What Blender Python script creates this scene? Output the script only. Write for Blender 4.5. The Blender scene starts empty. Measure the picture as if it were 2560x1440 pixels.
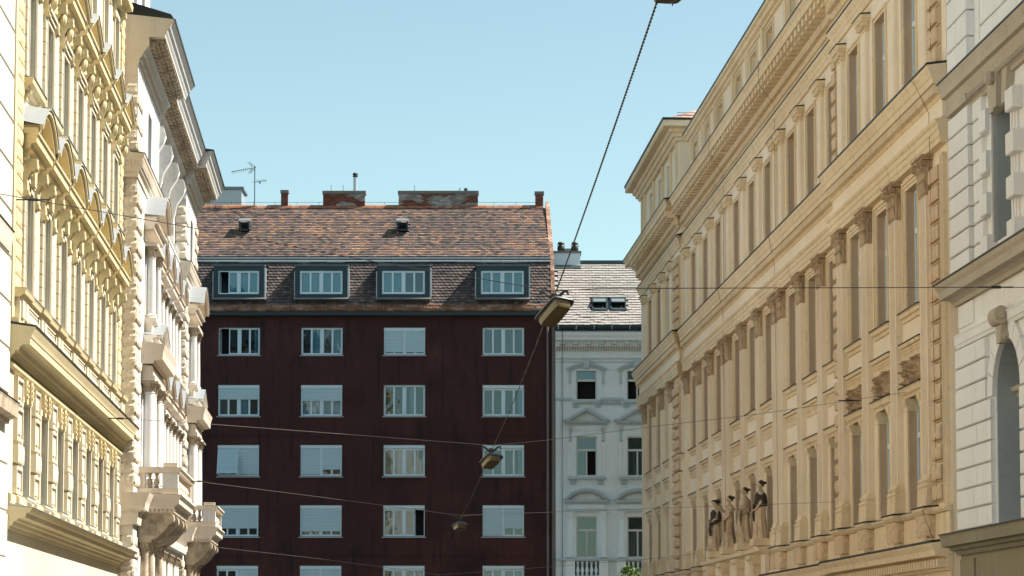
import bpy, bmesh, math, random
from mathutils import Vector, Matrix, noise
random.seed(11)
rad = math.radians
sc = bpy.context.scene
COL = sc.collection

# ---------------------------------------------------------------- camera, sky, sun, exposure
cam_d = bpy.data.cameras.new('camera'); cam = bpy.data.objects.new('camera', cam_d); COL.objects.link(cam)
EYE = 1.7                                   # eye height above the street
TILT = math.atan(6240/80000)
cam.location = (0, 0, EYE); cam.rotation_euler = (math.pi/2 + TILT, 0, 0)
cam_d.sensor_width = 36.0; cam_d.lens = 36.0*6240/2560; cam_d.shift_y = 418/2560
cam_d.clip_start = 0.5; cam_d.clip_end = 6000
sc.camera = cam

SUN = Vector((0.635, 0.062, 0.768)).normalized()
w = bpy.data.worlds.new('World'); sc.world = w; w.use_nodes = True
nt = w.node_tree; nt.nodes.clear()
sky = nt.nodes.new('ShaderNodeTexSky'); sky.sky_type = 'NISHITA'; sky.sun_disc = False
sky.sun_elevation = math.asin(SUN.z); sky.sun_rotation = math.atan2(SUN.x, SUN.y)
sky.air_density = 1.0; sky.dust_density = 0.25; sky.ozone_density = 1.0
bg = nt.nodes.new('ShaderNodeBackground'); bg.inputs['Strength'].default_value = 0.07
wo = nt.nodes.new('ShaderNodeOutputWorld')
tint = nt.nodes.new('ShaderNodeMix'); tint.data_type = 'RGBA'; tint.blend_type = 'MULTIPLY'; tint.inputs[0].default_value = 1
tint.inputs[7].default_value = (.94, 1.06, .91, 1)
hs = nt.nodes.new('ShaderNodeHueSaturation'); hs.inputs['Saturation'].default_value = .84
nt.links.new(sky.outputs[0], hs.inputs['Color']); nt.links.new(hs.outputs[0], tint.inputs[6]); nt.links.new(tint.outputs[2], bg.inputs['Color']); nt.links.new(bg.outputs[0], wo.inputs[0])

sd = bpy.data.lights.new('sun', 'SUN'); so = bpy.data.objects.new('sun', sd); COL.objects.link(so)
sd.energy = 4.7; sd.angle = rad(0.53); sd.color = (1.0, 0.93, 0.82)
so.rotation_euler = SUN.to_track_quat('Z', 'Y').to_euler(); so.location = (30, 10, 60)

vs = sc.view_settings
vs.view_transform = 'Standard'; vs.look = 'None'; vs.gamma = 1; vs.use_curve_mapping = False
vs.exposure = 1.36
sc.display_settings.display_device = 'sRGB'

# ---------------------------------------------------------------- materials
def _new(name):
    m = bpy.data.materials.new(name); m.use_nodes = True
    t = m.node_tree; t.nodes.clear()
    o = t.nodes.new('ShaderNodeOutputMaterial'); b = t.nodes.new('ShaderNodeBsdfPrincipled')
    t.links.new(b.outputs[0], o.inputs[0])
    return m, t, b
def _noise(t, scale, detail=5, stretch=(1, 1, 1), rough=0.6, w=None):
    g = t.nodes.new('ShaderNodeNewGeometry'); mp = t.nodes.new('ShaderNodeMapping'); mp.inputs['Scale'].default_value = stretch
    if w: mp.inputs['Location'].default_value = (w, w*.7, w*.3)
    n = t.nodes.new('ShaderNodeTexNoise'); n.inputs['Scale'].default_value = scale; n.inputs['Detail'].default_value = detail
    n.inputs['Roughness'].default_value = rough
    t.links.new(g.outputs['Position'], mp.inputs[0]); t.links.new(mp.outputs[0], n.inputs['Vector'])
    return n
def _ramp(t, src, a, b, ca=(0, 0, 0, 1), cb=(1, 1, 1, 1)):
    r = t.nodes.new('ShaderNodeValToRGB'); r.color_ramp.elements[0].position = a; r.color_ramp.elements[1].position = b
    r.color_ramp.elements[0].color = ca; r.color_ramp.elements[1].color = cb
    t.links.new(src, r.inputs[0]); return r
def _mix(t, fac, a, b, mode='MIX'):
    m = t.nodes.new('ShaderNodeMix'); m.data_type = 'RGBA'; m.blend_type = mode
    def put(k, v):
        if hasattr(v, 'is_linked') or hasattr(v, 'links'): t.links.new(v, m.inputs[k])
        elif isinstance(v, (int, float)): m.inputs[k].default_value = v
        else: m.inputs[k].default_value = (*v[:3], 1)
    put(0, fac); put(6, a); put(7, b)
    return m.outputs[2]
def plaster(name, base, var=0.12, dirt=(0.10, 0.08, 0.06), damt=0.35, bump=0.25, rough=0.9, streak=0.35, spots=0.0):
    """painted render: mottled tone, rain streaks, grime, fine grain"""
    m, t, b = _new(name)
    n1 = _noise(t, 0.6, 6, w=3)
    dark = tuple(c*(1-var) for c in base); lite = tuple(min(1, c*(1+var)) for c in base)
    c = _mix(t, _ramp(t, n1.outputs[0], .3, .7).outputs[0], dark, lite)
    nL = _noise(t, .16, 3, w=21)
    c = _mix(t, _ramp(t, nL.outputs[0], .42, .6).outputs[0], c, (base[0]*.93, base[1]*.90, base[2]*.86))
    n2 = _noise(t, 1.6, 5, (2.4, 2.4, .22), .65, 9)
    r2 = _ramp(t, n2.outputs[0], .52, .80)
    f2 = t.nodes.new('ShaderNodeMath'); f2.operation = 'MULTIPLY'; f2.inputs[1].default_value = streak*damt*2
    t.links.new(r2.outputs[0], f2.inputs[0])
    c = _mix(t, f2.outputs[0], c, dirt)
    n3 = _noise(t, 5.5, 8, w=5, rough=.72); r3 = _ramp(t, n3.outputs[0], .55, .78)
    f3 = t.nodes.new('ShaderNodeMath'); f3.operation = 'MULTIPLY'; f3.inputs[1].default_value = damt
    t.links.new(r3.outputs[0], f3.inputs[0])
    c = _mix(t, f3.outputs[0], c, dirt)
    if spots:
        n5 = _noise(t, 2.2, 6, w=15); r5 = _ramp(t, n5.outputs[0], .48, .62)
        f5 = t.nodes.new('ShaderNodeMath'); f5.operation = 'MULTIPLY'; f5.inputs[1].default_value = spots
        t.links.new(r5.outputs[0], f5.inputs[0]); c = _mix(t, f5.outputs[0], c, dirt)
    t.links.new(c, b.inputs['Base Color']); b.inputs['Roughness'].default_value = rough
    n4 = _noise(t, 22, 6, w=1); bp = t.nodes.new('ShaderNodeBump'); bp.inputs['Strength'].default_value = bump; bp.inputs['Distance'].default_value = .02
    t.links.new(n4.outputs[0], bp.inputs['Height']); t.links.new(bp.outputs[0], b.inputs['Normal'])
    return m
def plain(name, base, rough=0.6, metal=0.0, var=0.15, scale=4.0, spec=0.5):
    m, t, b = _new(name)
    n = _noise(t, scale, 5)
    c = _mix(t, n.outputs[0], tuple(x*(1-var) for x in base), tuple(min(1, x*(1+var)) for x in base))
    t.links.new(c, b.inputs['Base Color']); b.inputs['Roughness'].default_value = rough; b.inputs['Metallic'].default_value = metal
    b.inputs['Specular IOR Level'].default_value = spec
    return m
def attr_mat(name, rough=0.8, grime=(0.02, 0.02, 0.022), g=0.45, attr='tone'):
    m, t, b = _new(name)
    a = t.nodes.new('ShaderNodeAttribute'); a.attribute_name = attr
    n = _noise(t, 6, 7, rough=.7); r = _ramp(t, n.outputs[0], .45, .75)
    f = t.nodes.new('ShaderNodeMath'); f.operation = 'MULTIPLY'; f.inputs[1].default_value = g
    t.links.new(r.outputs[0], f.inputs[0])
    c = _mix(t, f.outputs[0], a.outputs['Color'], grime)
    nb2 = _noise(t, .55, 5, (1, 1, .8), .6, 4); rb2 = _ramp(t, nb2.outputs[0], .5, .72)
    fb = t.nodes.new('ShaderNodeMath'); fb.operation = 'MULTIPLY'; fb.inputs[1].default_value = g*.9
    t.links.new(rb2.outputs[0], fb.inputs[0]); c = _mix(t, fb.outputs[0], c, tuple(x*2.2 for x in grime))
    t.links.new(c, b.inputs['Base Color']); b.inputs['Roughness'].default_value = rough
    n4 = _noise(t, 30, 4); bp = t.nodes.new('ShaderNodeBump'); bp.inputs['Strength'].default_value = .3; bp.inputs['Distance'].default_value = .01
    t.links.new(n4.outputs[0], bp.inputs['Height']); t.links.new(bp.outputs[0], b.inputs['Normal'])
    return m
def glass(name, tint=(.72, .86, .9), refl=1.0):
    m = bpy.data.materials.new(name); m.use_nodes = True; t = m.node_tree; t.nodes.clear()
    o = t.nodes.new('ShaderNodeOutputMaterial'); mx = t.nodes.new('ShaderNodeMixShader')
    tr = t.nodes.new('ShaderNodeBsdfTransparent'); tr.inputs[0].default_value = (*tint, 1)
    gl = t.nodes.new('ShaderNodeBsdfGlossy'); gl.inputs['Roughness'].default_value = .03; gl.inputs[0].default_value = (.9, .97, 1, 1)
    fr = t.nodes.new('ShaderNodeFresnel'); fr.inputs[0].default_value = 1.5
    ml = t.nodes.new('ShaderNodeMath'); ml.operation = 'MULTIPLY_ADD'; ml.inputs[1].default_value = 1.2*refl; ml.inputs[2].default_value = .02*refl
    ml.use_clamp = True
    n = _noise(t, 1.3, 2); bp = t.nodes.new('ShaderNodeBump'); bp.inputs['Strength'].default_value = .25; bp.inputs['Distance'].default_value = .02
    t.links.new(n.outputs[0], bp.inputs['Height']); t.links.new(bp.outputs[0], gl.inputs['Normal'])
    t.links.new(fr.outputs[0], ml.inputs[0]); t.links.new(ml.outputs[0], mx.inputs[0])
    t.links.new(tr.outputs[0], mx.inputs[1]); t.links.new(gl.outputs[0], mx.inputs[2]); t.links.new(mx.outputs[0], o.inputs[0])
    return m
def rusty(name):
    m, t, b = _new(name)
    n = _noise(t, 1.6, 8, (1, 1, 2), .75, 4)
    r = _ramp(t, n.outputs[0], .38, .66, (.16, .062, .032, 1), (.52, .40, .32, 1))
    e = r.color_ramp.elements.new(.52); e.color = (.27, .135, .08, 1)
    t.links.new(r.outputs[0], b.inputs['Base Color']); b.inputs['Roughness'].default_value = .75
    return m

M = {}
M['yel'] = plaster('yellow_plaster', (.60, .515, .315), .10, (.30, .22, .12), .22, .3)
M['yel2'] = plaster('cream_plaster', (.60, .545, .42), .07, (.30, .24, .15), .30, .25)
M['yrough'] = plaster('yellow_rough_plaster', (.64, .54, .32), .12, (.25, .18, .10), .4, .9)
M['cream'] = plaster('neighbour_cream', (.56, .54, .47), .05, (.3, .27, .2), .12, .2)
M['wht'] = plaster('white_plaster', (.60, .60, .59), .07, (.20, .17, .14), .45, .3)
M['beige'] = plaster('beige_plaster', (.60, .53, .44), .08, (.22, .16, .11), .38, .35)
M['wrough'] = plaster('vermiculated_stone', (.58, .52, .43), .18, (.18, .13, .08), .55, 1.0)
M['wornstone'] = plaster('worn_dark_stone', (.46, .38, .28), .22, (.09, .07, .05), .75, .8, spots=.45)
M['tan'] = plaster('tan_plaster', (.87, .745, .575), .05, (.40, .28, .18), .24, .22)
M['tan2'] = plaster('tan_trim_painted_bounce', (.80, .64, .43), .10, (.20, .14, .085), .55, .35)  # yellow bounced light on the mouldings painted into the trim colour, plus grime
M['tan3'] = plaster('tan_plaster_pilaster', (.87, .735, .56), .05, (.32, .22, .14), .30, .25)
M['tanv'] = plaster('reveal_painted_shade', (.58, .41, .28), .07, (.20, .15, .11), .3, .2)  # darker than the wall: shade of the camera-facing reveals put into the colour
M['tanr'] = plaster('tan_rough_stone', (.70, .52, .345), .18, (.18, .12, .075), .6, .9)
M['tand'] = plaster('tan_carved_stone', (.50, .36, .225), .25, (.10, .07, .045), .75, .8, spots=.3)
M['gry'] = plaster('light_grey_plaster', (.80, .79, .77), .05, (.30, .28, .25), .25, .22)
M['gryc'] = plaster('grey_cornice_stone', (.46, .40, .31), .12, (.16, .13, .10), .5, .35)
M['gryb'] = plaster('olive_base_stone', (.27, .24, .16), .12, (.10, .09, .07), .5, .35)
M['blu'] = plaster('pale_blue_plaster', (.80, .87, .89), .04, (.30, .30, .30), .22, .18)
M['blud'] = plaster('pale_blue_trim', (.50, .57, .60), .08, (.16, .17, .18), .5, .3)
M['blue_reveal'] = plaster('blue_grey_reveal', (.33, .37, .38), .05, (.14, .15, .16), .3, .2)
M['red'] = plaster('dark_red_plaster', (.060, .019, .0165), .45, (.018, .009, .009), .9, .4, streak=.8)
M['teal'] = plain('teal_sheet_metal', (.022, .048, .058), .55, .1)
M['tealdk'] = plain('dark_teal_metal', (.02, .045, .055), .5, .1)
M['blackm'] = plain('black_roof_edge', (.018, .02, .022), .5, .2)
M['zinc'] = plain('zinc_sheet', (.42, .45, .47), .38, .55, .12, 1.2)
M['zincd'] = plain('dark_zinc', (.20, .24, .26), .5, .4)
M['frame'] = plain('white_window_frame', (.68, .82, .88), .4, 0, .04)
M['frame2'] = plain('old_window_frame', (.62, .62, .60), .5, 0, .08)
M['shut'] = plain('shutter_white', (.56, .72, .78), .5, 0, .05)
M['curt'] = plain('sheer_curtain', (.40, .66, .72), .9, 0, .1, 3)
M['curtb'] = plain('beige_curtain', (.34, .30, .24), .9, 0, .25, 5)
M['curtg'] = plain('grey_green_curtain', (.10, .165, .18), .9, 0, .35, 7)
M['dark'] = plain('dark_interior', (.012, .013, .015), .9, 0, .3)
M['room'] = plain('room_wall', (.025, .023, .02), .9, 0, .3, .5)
M['glass'] = glass('window_glass')
M['glassd'] = plain('dark_glass', (.035, .045, .05), .06, 0, .3, 1.0, 1.0)
M['tile'] = attr_mat('clay_tile', g=.6)
M['tilew'] = attr_mat('pale_roof_tile', .85, (.2, .17, .15), .35)
M['brick'] = attr_mat('chimney_brick', .9, (.05, .03, .025), .5)
M['rust'] = rusty('rusty_gutter')
M['concrete'] = plaster('chimney_concrete', (.20, .19, .18), .25, (.05, .05, .05), .6, .6)
M['cable'] = plain('black_cable', (.008, .010, .012), .5, 0, .2)
M['wire'] = plain('steel_wire', (.035, .03, .03), .5, .3, .2)
M['wirel'] = plain('bright_steel_wire', (.24, .22, .21), .45, .5, .2)
M['lampy'] = plain('yellowed_diffuser', (.11, .08, .035), .25, 0, .45, 9, .6)
M['lampt'] = plain('lamp_hood_metal', (.06, .08, .09), .5, .3, .2)
M['statd'] = plaster('black_crust_stone', (.05, .038, .03), .4, (.012, .01, .01), .8, .8)
M['stat'] = plaster('weathered_statue_stone', (.66, .50, .34), .2, (.06, .044, .03), .6, .7, spots=.4)
M['leaf'] = plain('leaf_green', (.10, .17, .03), .6, 0, .5, 12)
M['bark'] = plain('bark', (.07, .05, .035), .9)
M['asph'] = plain('asphalt', (.05, .05, .052), .9, 0, .25, 2)
M['pave'] = plain('pavement_stone', (.26, .25, .235), .9, 0, .15, 2)
M['stain'] = plain('marking_paint', (.75, .75, .72), .7, 0, .1)

# ---------------------------------------------------------------- frames and mesh building
class Frame:
    """s runs along the facade away from the camera, n out of the wall, z up (0 = camera level)"""
    def __init__(f, o, d, nn, sg):
        f.o = Vector((o[0], o[1], 0)); f.d = Vector((d[0], d[1], 0)); f.nn = Vector((nn[0], nn[1], 0)); f.sg = sg
        f.ang = math.atan2(f.d.y*sg, f.d.x*sg)
    def w(f, a): return f.o + f.d*a[0] + f.nn*a[1] + Vector((0, 0, a[2] + EYE))
def street_frame(vpx, D, side):
    a = -(vpx-1280)*math.cos(TILT)/6240; L = math.hypot(a, 1)
    d = (-a/L, 1/L); nn = (side/L, side*a/L)
    return Frame((-nn[0]*D, -nn[1]*D), d, nn, 1 if side < 0 else -1)
FL = street_frame(902, 6.75, 1)
FR = street_frame(918, 12.5, -1)
FG = street_frame(895, 12.5, -1)
FC = Frame((0, 120), (1, 0), (0, -1), -1)            # the two house fronts closing the street
FS = Frame((0, 0), (1, 0), (0, -1), -1)              # free frame: s = world x, n = -world y

ANC = {}
class MB:
    def __init__(b, F): b.F = F; b.v = []; b.f = []; b.c = []; b.col = None
    def add(b, vs, fs):
        k = len(b.v); b.v += [tuple(v) for v in vs]
        for f in fs: b.f.append(tuple(i+k for i in f)); b.c.append(b.col)
        return b
    def box(b, s0, s1, n0, n1, z0, z1):
        vs = [(s, n, z) for z in (z0, z1) for n in (n0, n1) for s in (s0, s1)]
        return b.add(vs, [(0, 2, 3, 1), (4, 5, 7, 6), (0, 1, 5, 4), (2, 6, 7, 3), (0, 4, 6, 2), (1, 3, 7, 5)])
    def sweep(b, prof, s0, s1, m0=0, m1=0, nb=0):
        """closed (n,z) outline run along s; m0/m1 = 1 makes a mitred return at that end"""
        k = len(prof)
        vs = [(s0-(n-nb)*m0, n, z) for n, z in prof] + [(s1+(n-nb)*m1, n, z) for n, z in prof]
        fs = [(i, (i+1) % k, k+(i+1) % k, k+i) for i in range(k)] + [tuple(range(k))[::-1], tuple(range(k, 2*k))]
        return b.add(vs, fs)
    def plate(b, poly, n0, n1):
        k = len(poly); vs = [(s, n0, z) for s, z in poly] + [(s, n1, z) for s, z in poly]
        return b.add(vs, [(i, (i+1) % k, k+(i+1) % k, k+i) for i in range(k)] + [tuple(range(k))[::-1], tuple(range(k, 2*k))])
    def col_(b, poly, z0, z1, poly2=None):
        k = len(poly); poly2 = poly2 or poly
        vs = [(s, n, z0) for s, n in poly] + [(s, n, z1) for s, n in poly2]
        return b.add(vs, [(i, (i+1) % k, k+(i+1) % k, k+i) for i in range(k)] + [tuple(range(k))[::-1], tuple(range(k, 2*k))])
    def lathe(b, s, n, prof, seg=12, a0=0, a1=2*math.pi):
        full = abs(a1-a0-2*math.pi) < 1e-6; m = seg if full else seg+1; vs = []
        for r, z in prof:
            for i in range(m):
                a = a0+(a1-a0)*i/seg; vs.append((s+r*math.cos(a), n+r*math.sin(a), z))
        fs = []
        for j in range(len(prof)-1):
            for i in range(m if full else seg):
                i2 = (i+1) % m; fs.append((j*m+i, j*m+i2, (j+1)*m+i2, (j+1)*m+i))
        fs += [tuple(range(m))[::-1], tuple(range((len(prof)-1)*m, len(prof)*m))]
        return b.add(vs, fs)
    def tube(b, pts, r, seg=6):
        pts = [Vector(p) for p in pts]; vs = []; fs = []
        rs = r if isinstance(r, (list, tuple)) else [r]*len(pts)
        for i, p in enumerate(pts):
            t = (pts[min(i+1, len(pts)-1)] - pts[max(i-1, 0)]).normalized()
            u = t.cross(Vector((0, 0, 1)));
            if u.length < 1e-3: u = t.cross(Vector((1, 0, 0)))
            u.normalize(); v = t.cross(u)
            for k in range(seg):
                a = 2*math.pi*k/seg; vs.append(p + u*math.cos(a)*rs[i] + v*math.sin(a)*rs[i])
        for i in range(len(pts)-1):
            for k in range(seg):
                k2 = (k+1) % seg; fs.append((i*seg+k, i*seg+k2, (i+1)*seg+k2, (i+1)*seg+k))
        fs += [tuple(range(seg))[::-1], tuple(range((len(pts)-1)*seg, len(pts)*seg))]
        return b.add(vs, fs)
    def rough(b, s0, s1, n0, n1, z0, z1, amp=.02, res=.06, seed=0, side=False):
        """block whose front (and near end) is a noisy pitted skin"""
        ns = max(2, int((s1-s0)/res)); nz = max(2, int((z1-z0)/res)); vs = []; fs = []
        for j in range(nz+1):
            for i in range(ns+1):
                s = s0+(s1-s0)*i/ns; z = z0+(z1-z0)*j/nz
                edge = i in (0, ns) or j in (0, nz)
                d = noise.noise(Vector((s*9+seed, z*9, seed*3.1)))*amp + noise.noise(Vector((s*23+seed, z*23, seed*1.7)))*amp*.8
                vs.append((s, n1 - (amp*1.2 if edge else -d), z))
        for j in range(nz):
            for i in range(ns):
                a = j*(ns+1)+i; fs.append((a, a+1, a+ns+2, a+ns+1))
        b.add(vs, fs)
        b.box(s0, s1, n0, n1-amp*1.25, z0, z1)
        if side:
            nn_ = max(2, int((n1-n0)/res)); vs = []; fs = []
            for j in range(nz+1):
                for i in range(nn_+1):
                    n = n0+(n1-amp*1.25-n0)*i/nn_; z = z0+(z1-z0)*j/nz
                    edge = i in (0, nn_) or j in (0, nz)
                    d = noise.noise(Vector((n*9+seed, z*9, seed*2.1)))*amp + noise.noise(Vector((n*23+seed, z*23, seed)))*amp
                    vs.append((s0 - (0 if edge else amp*1.4+d), n, z))
            for j in range(nz):
                for i in range(nn_):
                    a = j*(nn_+1)+i; fs.append((a, a+1, a+nn_+2, a+nn_+1))
            b.add(vs, fs)
        return b

def put(b, name, mat, parent=None, label=None, kind=None, smooth=False, anchor=None, cat=None, group=None):
    """make the mesh object; its origin sits at the middle of its foot"""
    F = b.F; xs = [v[0] for v in b.v]; ns = [v[1] for v in b.v]; zs = [v[2] for v in b.v]
    a = anchor or ((min(xs)+max(xs))/2, (min(ns)+max(ns))/2, min(zs))
    me = bpy.data.meshes.new(name)
    vs = [(F.sg*(v[0]-a[0]), v[1]-a[1], v[2]-a[2]) for v in b.v]
    me.from_pydata(vs, [], b.f)
    bm = bmesh.new(); bm.from_mesh(me); bmesh.ops.recalc_face_normals(bm, faces=bm.faces); bm.to_mesh(me); bm.free()
    if any(c is not None for c in b.c):
        at = me.attributes.new('tone', 'FLOAT_COLOR', 'FACE')
        buf = []
        for c in b.c: buf += list(c or (.3, .3, .3)) + [1.0]
        at.data.foreach_set('color', buf)
    me.materials.append(M[mat])
    if smooth:
        me.polygons.foreach_set('use_smooth', [True]*len(me.polygons)); me.set_sharp_from_angle(angle=rad(38))
    o = bpy.data.objects.new(name, me); COL.objects.link(o)
    place(o, F, a, parent)
    if label: o['label'] = label
    if kind: o['kind'] = kind
    if cat: o['category'] = cat
    if group: o['group'] = group
    return o
def place(o, F, a, parent):
    ANC[o.name] = (F, a)
    if parent is None:
        o.location = F.w(a); o.rotation_euler = (0, 0, F.ang)
    else:
        o.parent = parent; pa = ANC[parent.name][1]
        o.location = (F.sg*(a[0]-pa[0]), a[1]-pa[1], a[2]-pa[2])
def thing(name, F, a, label, cat, group=None):
    o = bpy.data.objects.new(name, None); COL.objects.link(o); o.empty_display_size = .5
    place(o, F, a, None); o['label'] = label; o['category'] = cat
    if group: o['group'] = group
    return o
def rep(objs, ds=0, dn=0, dz=0):
    """copies of parts (with their sub-parts) moved along the facade"""
    out = []
    for o in objs:
        F, a = ANC[o.name]; c = o.copy(); COL.objects.link(c); na = (a[0]+ds, a[1]+dn, a[2]+dz); ANC[c.name] = (F, na)
        c.location = (o.location.x + F.sg*ds, o.location.y + dn, o.location.z + dz)
        for ch in o.children:
            d = ch.copy(); COL.objects.link(d); d.parent = c
            Fa, aa = ANC[ch.name]; ANC[d.name] = (Fa, (aa[0]+ds, aa[1]+dn, aa[2]+dz))
        out.append(c)
    return out

def wall_grid(b, s0, s1, z0, z1, n, openings, depth):
    """wall sheet with rectangular holes and their reveals; openings = (sa,sb,za,zb)"""
    S = sorted({s0, s1, *[v for o in openings for v in o[:2]]}); Z = sorted({z0, z1, *[v for o in openings for v in o[2:]]})
    S = [v for v in S if s0 <= v <= s1]; Z = [v for v in Z if z0 <= v <= z1]
    for i in range(len(S)-1):
        for j in range(len(Z)-1):
            cs = (S[i]+S[i+1])/2; cz = (Z[j]+Z[j+1])/2
            if any(o[0] < cs < o[1] and o[2] < cz < o[3] for o in openings): continue
            b.add([(S[i], n, Z[j]), (S[i+1], n, Z[j]), (S[i+1], n, Z[j+1]), (S[i], n, Z[j+1])], [(0, 1, 2, 3)])
    for a, c, e, g in openings:
        m = n-depth
        b.add([(a, n, e), (c, n, e), (c, n, g), (a, n, g), (a, m, e), (c, m, e), (c, m, g), (a, m, g)],
              [(0, 1, 5, 4), (1, 2, 6, 5), (2, 3, 7, 6), (3, 0, 4, 7)])
    b.box(s0, s1, n-.9, n-.8, z0, z1)
    b.add([(s0, n, z0), (s0, n-.8, z0), (s0, n-.8, z1), (s0, n, z1)], [(0, 1, 2, 3)])
    b.add([(s1, n, z0), (s1, n-.8, z0), (s1, n-.8, z1), (s1, n, z1)], [(0, 1, 2, 3)])
    b.add([(s0, n, z1), (s1, n, z1), (s1, n-.8, z1), (s0, n-.8, z1)], [(0, 1, 2, 3)])
    return b

def side_window(F, c, hw, z0, z1, n, parent, mat='frame2', transom=.66):
    """casement seen at a grazing angle: frame with transom and mullion, panes behind"""
    b = MB(F); t = .07
    for a in ((c-hw, c-hw+t), (c+hw-t, c+hw), (c-.04, c+.04)): b.box(a[0], a[1], n, n+.07, z0, z1)
    zt = z0+(z1-z0)*transom
    b.box(c-hw+t, c+hw-t, n+.005, n+.085, zt-.06, zt+.06)
    b.box(c-hw+t, c+hw-t, n+.002, n+.068, z0, z0+.09); b.box(c-hw+t, c+hw-t, n+.002, n+.068, z1-.07, z1)
    wdw = put(b, 'window', mat, parent)
    for a0, a1 in ((c-hw+t, c-.04), (c+.04, c+hw-t)):
        for q0, q1 in ((z0+.09, zt-.06), (zt+.06, z1-.07)):
            put(MB(F).box(a0, a1, n+.02, n+.032, q0, q1), 'pane', 'glassd', wdw)
    return wdw

def arc(c, hw, zb, rise, k=12):
    """points of a segmental arc from (c-hw,zb) to (c+hw,zb)"""
    R_ = (hw*hw+rise*rise)/(2*rise); th = math.asin(min(1, hw/R_))
    if rise > hw: th = math.pi-th
    return [(c+R_*math.sin(-th+2*th*i/k), zb+rise-R_+R_*math.cos(-th+2*th*i/k)) for i in range(k+1)]

def baluster_mesh(F, s, n, z0, z1, r=.055):
    h = z1-z0
    return MB(F).lathe(s, n, [(r*.9, z0), (r*.9, z0+h*.08), (r*.5, z0+h*.14), (r*1.15, z0+h*.34), (r*1.1, z0+h*.42), (r*.45, z0+h*.72), (r*.7, z0+h*.8), (r*.5, z0+h*.86), (r*.9, z0+h*.92), (r*.9, z1)], 8)

def capital(F, s, n0, n1, hw, z0, z1, seed=1):
    """corinthian pilaster capital: bell, two leaf rows, corner volutes, abacus"""
    b = MB(F); h = z1-z0; rnd = random.Random(seed)
    b.box(s-hw, s+hw, n0, n1, z0, z0+h*.05)
    b.col_([(s-hw*.95, n0), (s+hw*.95, n0), (s+hw*.95, n1-.01), (s-hw*.95, n1-.01)], z0+h*.05, z0+h*.86,
           [(s-hw*1.15, n0), (s+hw*1.15, n0), (s+hw*1.15, n1+.05), (s-hw*1.15, n1+.05)])
    def leaf(px, pn, dx, dn, za, zb, wd, out):
        # curled leaf: strip rising then bending out
        u = Vector((dx, dn, 0)).normalized(); v = Vector((-u.y, u.x, 0)); P = Vector((px, pn, 0)); vs = []
        prof = [(0, 0, 1), (.015, .35, 1.15), (.03, .7, 1.0), (out*.7, .95, .7), (out, .9, .35), (out*.95, .78, .2)]
        for o_, t_, w_ in prof:
            for sd_ in (-1, 0, 1):
                q = P + u*(o_ + (.018 if sd_ == 0 else 0)) + v*(sd_*wd*w_*.5); vs.append((q.x, q.y, za+(zb-za)*t_))
        fs = []
        for i in range(len(prof)-1):
            for k in (0, 1): fs.append((i*3+k, i*3+k+1, (i+1)*3+k+1, (i+1)*3+k))
        b.add(vs, fs)
    for row, (za, zb, cnt, out) in enumerate(((z0+h*.06, z0+h*.42, 3, .07), (z0+h*.25, z0+h*.70, 4, .10))):
        for i in range(cnt):
            x = s-hw + 2*hw*(i+.5)/cnt
            leaf(x, n1+.004*row, 0, 1, za, zb, 2*hw/cnt*.95, out)
        for i in range(2):
            nn_ = n0+(n1-n0)*(i+.5)/2
            leaf(s-hw*1.0, nn_, -1, 0, za, zb, (n1-n0)*.5, out); leaf(s+hw*1.0, nn_, 1, 0, za, zb, (n1-n0)*.5, out)
    for sx in (-1, 1):                       # volutes
        for (rr, off) in ((.085, 0), (.05, .035)):
            cx, cn, cz = s+sx*hw*1.12, n1+.07, z0+h*.79
            vs = []; k = 8
            for q in (-.05-off*.4, .05+off*.4):
                for i in range(k):
                    a = 2*math.pi*i/k; vs.append((cx+rr*math.cos(a)*.9+sx*q*.3, cn+q, cz+rr*h*1.1*math.sin(a)))
            b.add(vs, [(i, (i+1) % k, k+(i+1) % k, k+i) for i in range(k)] + [tuple(range(k))[::-1], tuple(range(k, 2*k))])
    b.box(s-.05, s+.05, n1, n1+.12, z0+h*.76, z0+h*.97)
    b.box(s-hw*1.3, s+hw*1.3, n0, n1+.09, z0+h*.88, z0+h*.94); b.box(s-hw*1.42, s+hw*1.42, n0, n1+.13, z0+h*.94, z1)
    return b

def scroll(F, s, n0, w_, z0, z1, out):
    """S-scroll console: outline in (n,z) swept across its width"""
    h = z1-z0; pts = []
    for i in range(15):
        t = i/14
        nn_ = out*(.22+.16*math.sin(t*math.pi*1.0)) if t < .45 else out*(.22+.16*math.sin(.45*math.pi)+ (t-.45)/.55*.62)
        nn_ = min(out, nn_ + .05*out*math.sin(t*9)); pts.append((n0+nn_, z0+h*t))
    pts += [(n0+out*.9, z1), (n0-.02, z1), (n0-.02, z0)]
    b = MB(F).sweep(pts, s-w_/2, s+w_/2)
    for (cn, cz, r) in ((n0+out*.72, z1-h*.17, h*.15), (n0+out*.30, z0+h*.12, h*.09)):
        k = 10; vs = []
        for q in (s-w_*.62, s+w_*.62):
            for i in range(k):
                a = 2*math.pi*i/k; vs.append((q, cn+r*.8*math.cos(a), cz+r*math.sin(a)))
        b.add(vs, [(i, (i+1) % k, k+(i+1) % k, k+i) for i in range(k)] + [tuple(range(k))[::-1], tuple(range(k, 2*k))])
    return b

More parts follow.
